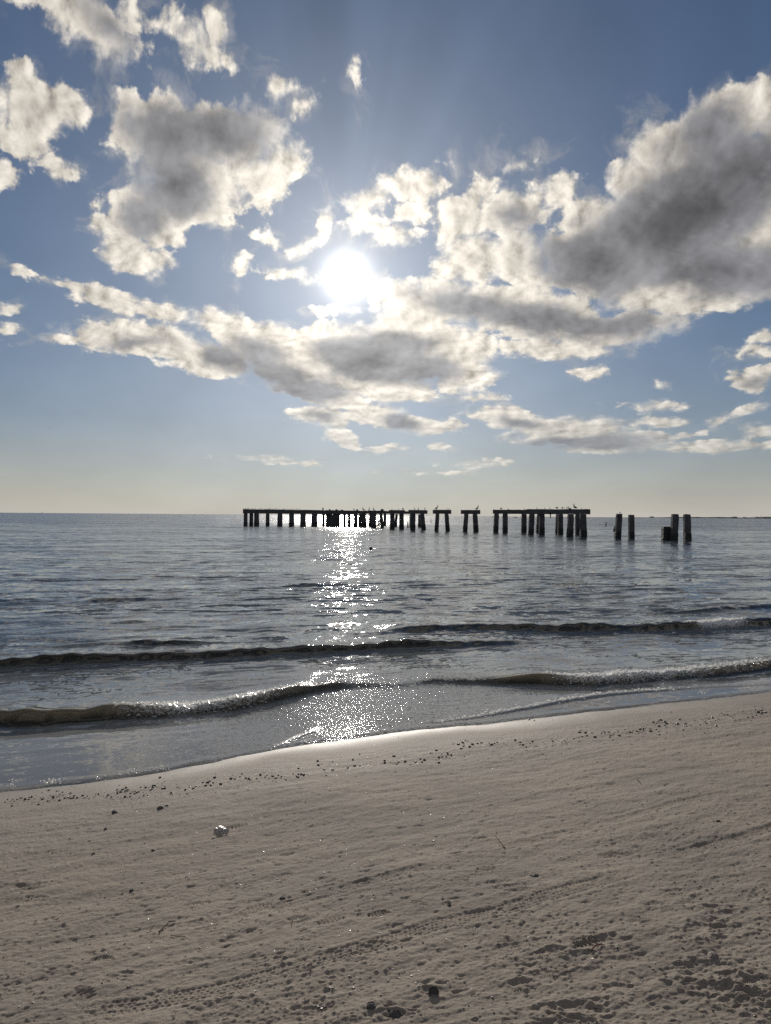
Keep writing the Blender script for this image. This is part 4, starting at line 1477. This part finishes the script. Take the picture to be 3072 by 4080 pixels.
boat(2054, 1500, 9.5, "low motor boat far out, seen under the beam of the medium pier section")
boat(1964.5, 1900, 6.5, "distant boat partly hidden by the left pile of the medium pier section", 1.6)
c = wpt(168, 6500)
t = tag(empty('sailing_boat', c), "tiny sailing boat on the horizon at the far left", 'boat')
slab('hull', [(c.x - 5, 1.6), (c.x - 4, -.4), (c.x + 4, -.4), (c.x + 5.4, 2)], 6498, 6502, m_hull, t, tuple(c))
slab('sail', [(c.x - 3.4, 2.6), (c.x + .6, 2.6), (c.x + .6, 15)], 6499.8, 6500.2, m_hull, t, tuple(c))
slab('mast', [(c.x + .65, 1.5), (c.x + .95, 1.5), (c.x + .95, 17), (c.x + .65, 17)], 6499.8, 6500.2, m_cabin, t, tuple(c))
c = wpt(2923, 2600)
slb = slab('channel_marker', [(c.x - .45, -.5), (c.x + .45, -.5), (c.x + .45, 4.2), (c.x + 1.1, 4.2), (c.x + 1.1, 6.2), (c.x - 1.1, 6.2), (c.x - 1.1, 4.2), (c.x - .45, 4.2)], 2599.6, 2600.4, m_cabin, None, tuple(c))
tag(slb, "thin channel marker post in front of the far strip of land", 'marker post')
# land along the horizon on the right
D = 7000
x0, x1 = wpt(2545, D).x, wpt(3600, D).x
nx = 260
v, f = [], []
for i in range(nx + 1):
    x = x0 + (x1 - x0) * i / nx
    h = 3.0 + 9.0 * sstep(np.array(i / nx), 0.0, 0.25) * (0.75 + 0.8 * float(fbm(np.array([i * .11]), np.array([0.5]), 4, 500)[0]))
    v += [(x, D, -2), (x, D + 20, h), (x, D + 150, h), (x, D + 600, -2)]
for i in range(nx):
    a = i * 4
    for k in range(3):
        f.append((a + k, a + 4 + k, a + 5 + k, a + 1 + k))
tag(mesh_obj('far_land', v, f, m_shoreland, None, (0, 0, 0)), kind='structure')
GF = 'clumps of trees on the far land'
TL = ['leftmost, lone low clump of trees on the far land', 'small clump of trees on the far land just left of the widest clump', 'widest clump of trees on the far land, behind the channel marker',
      'narrow clump of trees right of the widest clump on the far land', 'clump of trees just left of the thin mast on the far land', 'clump of trees just right of the thin mast on the far land',
      'clump of trees on the far land at the right edge of the view']
for k, (px, ww, hh) in enumerate([(2600, 10, 13), (2886, 7, 12), (2930, 14, 17), (2971, 6, 14), (3020, 8, 17), (3049, 8, 18), (3066, 8, 19)]):
    c = wpt(px, D + 10)
    s = ww * PW * D / 2
    pts = [(c.x - s, 0), (c.x - s * .9, hh * .7), (c.x - s * .5, hh * .85), (c.x - s * .2, hh), (c.x + s * .3, hh * .9), (c.x + s * .6, hh * .95), (c.x + s * .95, hh * .6), (c.x + s, 0)]
    o = slab('tree_clump', pts, D + 4, D + 60, m_shoreland, None, tuple(c))
    tag(o, TL[k], 'trees', GF)
c = wpt(3031, D + 30)
o = slab('mast', [(c.x - 1.4, 0), (c.x + 1.4, 0), (c.x + .8, 33), (c.x - .8, 33)], D + 28, D + 31, m_cabin, None, tuple(c))
tag(o, "thin tall mast on the far land near the right edge", 'mast')

# dark float
B = on_water(1477.5, 2188)
rows = [(-.06, .03, .03), (0.0, .085, .085), (.06, .105, .105), (.11, .10, .10), (.145, .07, .07), (.155, .02, .02)]
v, f = [], []
for z, rx, ry in rows:
    for i in range(14):
        a = 2 * PI * i / 14
        q = max(abs(math.cos(a)), abs(math.sin(a))) ** .5
        v.append((B.x + math.cos(a) * rx / q, B.y + math.sin(a) * ry / q, z + .02))
for k in range(len(rows) - 1):
    for i in range(14):
        f.append((k * 14 + i, k * 14 + (i + 1) % 14, k * 14 + 14 + (i + 1) % 14, k * 14 + 14 + i))
f.append(tuple(range(13, -1, -1)))
f.append(tuple((len(rows) - 1) * 14 + i for i in range(14)))
tag(mesh_obj('float', v, f, m_float, None, (B.x, B.y, 0), True), "small black float bobbing alone in the water in front of the long pier", 'float')


# ------------------------------------------------------------------ things on the sand
RS = random.Random(23)


def blob_mesh(name, rnd, flat=0.6, rough=0.25, mat=None, seg=7):
    """an irregular stone about 1 unit across sitting on z = 0"""
    vs, fs = [], []
    rings = [(-.25, .6), (0.05, 1.0), (.5, .85), (.85, .4)]
    ax = rnd.uniform(.75, 1.25)
    for z, r in rings:
        for i in range(seg):
            a = 2 * PI * i / seg
            g = 1 + rnd.uniform(-rough, rough)
            vs.append((math.cos(a) * r * .5 * g * ax, math.sin(a) * r * .5 * g / ax, z * flat * (1 + rnd.uniform(-.2, .2))))
    for k in range(3):
        for i in range(seg):
            fs.append((k * seg + i, k * seg + (i + 1) % seg, k * seg + seg + (i + 1) % seg, k * seg + seg + i))
    fs.append(tuple(range(seg - 1, -1, -1)))
    fs.append(tuple(3 * seg + i for i in range(seg)))
    me = bpy.data.meshes.new(name)
    me.from_pydata(vs, [], fs)
    me.materials.append(mat)
    return me


def drop(name, me, px, py, size, rot=None, sink=0.0, tilt=0.0):
    p = on_sand(px, py)
    z = sand_at(p.x, p.y)
    o = bpy.data.objects.new(name, me)
    o.location = (p.x, p.y, z - sink)
    o.scale = (size,) * 3
    o.rotation_euler = (tilt, 0, rot if rot is not None else RS.uniform(0, 6.28))
    COL.objects.link(o)
    return o


shell_me = [blob_mesh('shell_bit', RS, 0.55, 0.3, m_shell) for _ in range(7)]
CL = [(120, 3190, 60, 14, 22), (240, 3172, 70, 12, 34), (300, 3182, 50, 10, 18), (500, 3152, 50, 9, 34), (570, 3166, 60, 10, 14), (630, 3138, 50, 9, 22), (420, 3170, 60, 10, 20), (40, 3192, 40, 10, 14),
      (760, 3140, 60, 14, 12), (860, 3120, 60, 16, 14), (970, 3100, 60, 12, 22), (1100, 3098, 60, 12, 26), (1190, 3090, 60, 16, 16), (1300, 3060, 80, 20, 14),
      (1480, 3040, 90, 22, 14), (1620, 3035, 60, 16, 12), (1760, 3005, 60, 16, 22), (1860, 2965, 60, 12, 24), (1960, 2962, 60, 12, 20), (2100, 2960, 80, 14, 16), (2250, 2950, 80, 14, 16),
      (2400, 2925, 80, 14, 26), (2560, 2910, 80, 16, 34), (2640, 2890, 70, 16, 26), (2780, 2880, 80, 16, 18), (2900, 2855, 80, 16, 22), (3020, 2835, 60, 16, 20),
      (1888, 2915, 40, 6, 2), (2120, 2872, 80, 8, 6), (2700, 2830, 80, 10, 6), (700, 3100, 60, 8, 6)]
GSH = 'dark shell bits strewn along the tide line'
bits = []
for cx, cy, sx, sy, nn in CL:
    for k in range(nn):
        bits.append((RS.gauss(cx, sx * .6), RS.gauss(cy, sy * .7), (0.007 + 0.015 * RS.random() ** 2.2) * (1 + cx / 6000)))
bits = [b for b in bits if -20 < b[0] < 3095]
bits.sort(key=lambda b: -b[2])
for k, (x, y, s) in enumerate(bits[:290]):
    o = drop('shell_bit', shell_me[k % 7], x, y, s)
    tag(o, "dark shell bit lying in the strewn band along the tide line", 'shell', GSH)


def scatter(name, spots, mat, rnd, flat, rough=0.3):
    vs, fs = [], []
    for x, y, s in spots:
        p = on_sand(x, y)
        z = sand_at(p.x, p.y)
        base = len(vs)
        a0 = rnd.uniform(0, 6.28)
        for zz, r in ((-.1, .5), (.35, .42)):
            for i in range(5):
                a = a0 + 2 * PI * i / 5
                g = s * r * (1 + rnd.uniform(-rough, rough))
                vs.append((p.x + math.cos(a) * g, p.y + math.sin(a) * g, z + zz * s * flat * (1 + rnd.uniform(-.5, .5))))
        for i in range(5):
            fs.append((base + i, base + (i + 1) % 5, base + 5 + (i + 1) % 5, base + 5 + i))
        fs.append(tuple(base + 5 + i for i in range(5)))
    return tag(mesh_obj(name, vs, fs, mat), kind='stuff')


tiny = [(b[0], b[1], b[2]) for b in bits[290:]]
for k in range(420):
    x = RS.uniform(-20, 3090)
    tide = np.interp(x, [0, 640, 1500, 2300, 3072], [3175, 3140, 3030, 2945, 2835])
    tiny.append((x, tide + RS.gauss(4, 26) + 30 * (RS.random() ** 3), RS.uniform(.005, .010) * (1 + x / 4500)))
for k in range(1500):
    x = RS.uniform(-20, 3090)
    y = 3150 + 925 * RS.random() ** 1.25
    tiny.append((x, y, .0030 + .0085 * RS.random() ** 2.6))
scatter('shell_grit', tiny, m_shell, RS, 0.7)
wh = []
for k in range(230):
    x = RS.uniform(0, 3080)
    y0 = np.interp(x, [0, 1500, 3072], [3170, 2960, 2790])
    wh.append((x, y0 + RS.random() ** 1.6 * 800, RS.uniform(.003, .009)))
scatter('white_shell_grit', wh, m_white, RS, 0.4)

# short fibres and stalk ends lying about, thicker where the sand is churned
vs, fs = [], []
for k in range(420):
    x = RS.uniform(-20, 3090)
    y = RS.uniform(3150, 4078)
    if RS.random() > 0.25 + 0.75 * (x / 3072) * ((y - 3150) / 930):
        continue
    p = on_sand(x, y)
    a = RS.uniform(-.6, .9)
    L_ = RS.uniform(.006, .022)
    wv2 = RS.uniform(.0008, .0018)
    dx_, dy_ = math.cos(a) * L_, math.sin(a) * L_
    base = len(vs)
    for t, bend in ((-.5, 0), (0, RS.uniform(-.2, .2)), (.5, 0)):
        qx = p.x + dx_ * t - dy_ * bend
        qy = p.y + dy_ * t + dx_ * bend
        zq = sand_at(qx, qy) + .002
        for i in range(3):
            an = 2 * PI * i / 3
            vs.append((qx - math.sin(a) * wv2 * math.cos(an), qy + math.cos(a) * wv2 * math.cos(an), zq + wv2 * math.sin(an)))
    for kk in range(2):
        for i in range(3):
            fs.append((base + kk * 3 + i, base + kk * 3 + (i + 1) % 3, base + kk * 3 + 3 + (i + 1) % 3, base + kk * 3 + 3 + i))
tag(mesh_obj('plant_litter', vs, fs, m_twig), kind='stuff')

stone_me = [blob_mesh('stone', RS, 0.5, 0.22, m_stone, 9) for _ in range(4)]
for label, px, py, s in [("larger dark stone of the touching pair on the left sand near the tide line", 640, 3221, .040),
                         ("smaller dark stone touching the upper right of its larger neighbour", 664, 3213, .026),
                         ("flat ribbed grey stone left of the dark pair", 458, 3238, .050),
                         ("black oval stone alone on the left sand above the two shallow scoops", 372, 3406, .026),
                         ("dark stone beside a small hollow at the left", 420, 3302, .022),
                         ("grey green stone lying flat right of the black oval stone", 610, 3389, .032),
                         ("dark stone half in a scoop in the left middle sand", 525, 3540, .028),
                         ("dark stone in the middle sand above the long tyre track", 1125, 3573, .026),
                         ("small black stone below the middle of the sand", 1790, 3614, .020),
                         ("dark stone on the right sand beside the thin tyre track", 2135, 3490, .032),
                         ("dark stone at the very right below the waterline band", 2864, 3282, .030),
                         ("dark lump half buried at the bottom edge left of centre", 1480, 4018, .040),
                         ("grey lump under the dark half shell at the bottom edge", 1578, 4046, .050)]:
    o = drop('stone', stone_me[RS.randrange(4)], px, py, s, sink=s * .08)
    tag(o, label, 'stone')
# pinkish shell half buried, round buried dome
o = drop('stone', blob_mesh('stone', RS, 0.35, 0.08, m_sandstone, 10), 2843, 3798, .055, sink=.01)
tag(o, "smooth rounded stone half buried among the churned sand at the lower right", 'stone')


def shell_dome(size, mat, px, py, label):
    """an open half shell lying hollow side to the viewer, its rim towards the sea"""
    p = on_sand(px, py)
    z = sand_at(p.x, p.y)
    vs, fs = [], []
    nr, na = 7, 22
    for layer, k in ((0, 1.0), (1, 0.93)):
        for i in range(nr + 1):
            t = i / nr * PI / 2
            for j in range(na):
                a = 2 * PI * j / na
                rib = 1 + 0.03 * math.cos(a * 11)
                r = math.sin(t) * k * rib * (1 + .06 * math.cos(a))
                h = math.cos(t) * 0.52 * k
                vs.append((math.cos(a) * r * size, h * size, math.sin(a) * r * size))
    off = (nr + 1) * na
    for i in range(nr):
        for j in range(na):
            a, b = i * na + j, i * na + (j + 1) % na
            fs.append((a, b, b + na, a + na))
            fs.append((off + a, off + a + na, off + b + na, off + b))
    for j in range(na):
        a, b = nr * na + j, nr * na + (j + 1) % na
        fs.append((a, b, off + b, off + a))
    me = bpy.data.meshes.new('half_shell')
    me.from_pydata(vs, [], fs)
    me.materials.append(mat)
    me.polygons.foreach_set('use_smooth', [True] * len(me.polygons))
    o = bpy.data.objects.new('half_shell', me)
    o.location = (p.x, p.y, z + size * .5)
    o.rotation_euler = (math.radians(-28), 0, 0.2)
    COL.objects.link(o)
    return tag(o, label, 'shell')


shell_dome(.021, m_stone, 1727, 3962, "dark hollow half shell propped open near the bottom centre")


def stick(pts, r, mat, label, name='twig', lift=0.004, branch=None):
    """a crooked twig along photo points; the third number lifts it off the sand"""
    P = []
    for a, b, h in pts:
        p = on_sand(a, b)
        P.append(Vector((p.x, p.y, sand_at(p.x, p.y) + lift + h)))
    vs, fs = [], []
    def tube(Q, r0):
        base = len(vs)
        for k, q in enumerate(Q):
            d = (Q[min(k + 1, len(Q) - 1)] - Q[max(0, k - 1)]).normalized()
            u = d.cross(Vector((0, 0, 1))).normalized()
            v_ = u.cross(d)
            rr = r0 * (1 - .6 * k / len(Q))
            for i in range(6):
                an = 2 * PI * i / 6
                vs.append(tuple(q + (u * math.cos(an) + v_ * math.sin(an)) * rr * RS.uniform(.85, 1.15)))
        for k in range(len(Q) - 1):
            for i in range(6):
                fs.append((base + k * 6 + i, base + k * 6 + (i + 1) % 6, base + k * 6 + 6 + (i + 1) % 6, base + k * 6 + 6 + i))
        fs.append(tuple(base + i for i in range(5, -1, -1)))
        fs.append(tuple(base + (len(Q) - 1) * 6 + i for i in range(6)))
    tube(P, r)
    if branch:
        k, pa, pb, h = branch
        p = on_sand(pa, pb)
        tube([P[k], (P[k] + Vector((p.x, p.y, sand_at(p.x, p.y) + h))) / 2 + Vector((0, 0, .002)), Vector((p.x, p.y, sand_at(p.x, p.y) + h))], r * .6)
    return tag(mesh_obj(name, vs, fs, mat, None, tuple(P[0])), label, 'twig')


stick([(634, 3706, 0), (650, 3690, .004), (664, 3676, .008), (674, 3666, .006), (700, 3662, .002)], .0042, m_twig, "black bent twig like a boomerang in the left middle sand")
stick([(2011, 3378, 0), (1996, 3366, .010), (1984, 3356, .018), (1973, 3346, .026)], .0035, m_twig2, "reddish brown twig sticking up in the right middle sand")
stick([(680, 3720, 0), (710, 3724, .001), (738, 3727, .002)], .0015, m_twig, "thin dark stem lying flat below the boomerang shaped twig", branch=(1, 742, 3715, .006))
stick([(1165, 3657, .0), (1163, 3672, .002), (1162, 3683, .002)], .003, m_twig, "short thick stalk standing beside a hollow in the middle sand")
stick([(2538, 3110, 0), (2548, 3118, .008), (2552, 3126, .004)], .003, m_twig, "small hooked twig on the upper right sand")
stick([(2355, 3792, 0), (2375, 3780, .008), (2398, 3770, .004), (2410, 3782, 0)], .004, m_twig2, "rust brown twig among the churned sand at the lower right")
stick([(1235, 3885, 0), (1242, 3870, .01), (1238, 3862, .014)], .0025, m_twig, "little upright twig beside the long tyre track at the bottom", branch=(1, 1250, 3868, .01))
stick([(1638, 3602, 0), (1668, 3606, .002), (1704, 3611, 0)], .0018, m_twig, "long thin grass stem lying on the centre sand")
stick([(1215, 3200, 0), (1222, 3186, .012)], .002, m_twig2, "tiny brown twig tip poking up on the upper middle sand")
stick([(596, 3700, .0), (606, 3690, .006), (614, 3684, .010)], .0016, m_twig, "tiny forked stalk left of the boomerang shaped twig", branch=(1, 604, 3682, .012))

# the cloudy clear piece that stands on edge and throws a dark shadow
p = on_sand(872, 3318)
z = sand_at(p.x, p.y)
vs, fs = [], []
nr, na = 7, 26
for side in (0, 1):
    for i in range(nr + 1):
        t = i / nr
        for j in range(na):
            a = 2 * PI * j / na
            rx = .046 * t * (1 + .10 * math.cos(3 * a + .4) + .05 * math.sin(7 * a))
            x = math.cos(a) * rx * 1.05
            y = math.sin(a) * rx * .82
            h = .013 * (1 - t * t) + .006 * math.sin(5 * a) * t * t + .004 * math.cos(9 * a + 2) * t - side * .0022
            vs.append((x, y, h))
off = (nr + 1) * na
for i in range(nr):
    for j in range(na):
        a, b = i * na + j, i * na + (j + 1) % na
        fs.append((a, b, b + na, a + na))
        fs.append((off + a, off + a + na, off + b + na, off + b))
for j in range(na):
    a, b = nr * na + j, nr * na + (j + 1) % na
    fs.append((a, b, off + b, off + a))
me = bpy.data.meshes.new('clear_scrap')
me.from_pydata(vs, [], fs)
me.materials.append(m_clear)
me.polygons.foreach_set('use_smooth', [True] * len(me.polygons))
o = bpy.data.objects.new('clear_scrap', me)
o.location = (p.x + .012, p.y, z + .024)
o.scale = (1.0, 1.0, 0.7)
o.rotation_euler = (math.radians(27), math.radians(4), .12)
COL.objects.link(o)
tag(o, "cloudy see through crinkled scrap propped up on the left sand over its shadow", 'scrap')
# the two feet it rests on
pe = mesh_obj('edge_fold', [(-.03, -.03, -.012), (.0, -.034, -.026), (.03, -.03, -.012), (.0, -.030, -.008)], [(0, 1, 2, 3)], m_clear, o)
mod = pe.modifiers.new('thick', 'SOLIDIFY')
mod.thickness = .002

# bubbles left at the water's edge
vs, fs = [], []
for cx, cy, nn in [(195, 3118, 26), (225, 3112, 16), (395, 3099, 8), (520, 3072, 22), (535, 3080, 10), (480, 3085, 6), (40, 3136, 8), (2570, 2832, 18), (2420, 2802, 8), (2180, 2870, 10), (2800, 2760, 20), (2980, 2735, 18), (60, 3110, 6), (600, 3068, 10), (660, 3062, 14)]:
    for k in range(nn):
        q = on_water(RS.gauss(cx, 14), RS.gauss(cy, 5))
        s = RS.uniform(.004, .012)
        base = len(vs)
        for zz, r in ((-.2, 1.0), (.45, .8), (.8, .35)):
            for i in range(6):
                a = 2 * PI * i / 6
                vs.append((q.x + math.cos(a) * r * s, q.y + math.sin(a) * r * s, .004 + zz * s))
        for kk in range(2):
            for i in range(6):
                fs.append((base + kk * 6 + i, base + kk * 6 + (i + 1) % 6, base + kk * 6 + 6 + (i + 1) % 6, base + kk * 6 + 6 + i))
        fs.append(tuple(base + 12 + i for i in range(6)))
def water_at(x, y):
    j = int(np.clip(np.searchsorted(WY, y), 1, len(WY) - 1))
    i = int(np.clip(np.searchsorted(WX[j], x), 0, WX.shape[1] - 1))
    return float(WZ[j, i]), float(foam[j, i])


# froth tumbling on the breakers' crests
for fr_, lift_, n_ in (([(380, 2840, 0), (520, 2832, .6), (740, 2822, 1), (1000, 2792, .9), (1180, 2748, .5), (1300, 2722, .2)], .05, 900),
                       ([(2150, 2704, 0), (2260, 2709, .8), (2500, 2702, 1.0), (2800, 2676, .8), (3072, 2646, .5)], .05, 1000),
                       ([(2720, 2502, .2), (2790, 2500, 1.0), (2900, 2492, 1.0), (2970, 2487, .4)], .05, 420),
                       ([(1760, 2872, .2), (2000, 2838, .9), (2210, 2800, 1), (2440, 2763, .8), (2760, 2740, .4)], .01, 260)):
    F = px_curve(fr_, lift_)
    for k in range(n_):
        x = RS.uniform(F[0, 0], F[-1, 0])
        if RS.random() > np.interp(x, F[:, 0], F[:, 2]) * (0.35 + 0.9 * abs(math.sin(x * 3.1) * math.sin(x * 1.27 + 1))):
            continue
        y = float(np.interp(x, F[:, 0], F[:, 1])) + RS.gauss(.05, .13 if lift_ > .02 else .04)
        z, fo_ = water_at(x, y)
        if fo_ < .12:
            continue
        s = RS.uniform(.004, .013)
        z += RS.random() ** 3 * .02
        base = len(vs)
        st = RS.uniform(1.0, 2.6)
        for zz, rr in ((-.4, .8), (.35, 1.0), (.9, .4)):
            for i in range(6):
                a = 2 * PI * i / 6
                vs.append((x + math.cos(a) * rr * s * st, y + math.sin(a) * rr * s, z + zz * s))
        for kk in range(2):
            for i in range(6):
                fs.append((base + kk * 6 + i, base + kk * 6 + (i + 1) % 6, base + kk * 6 + 6 + (i + 1) % 6, base + kk * 6 + 6 + i))
        fs.append(tuple(base + 12 + i for i in range(6)))
tag(mesh_obj('sea_foam', vs, fs, m_bubble, smooth=True), kind='stuff')

scene.cycles.use_denoising = False
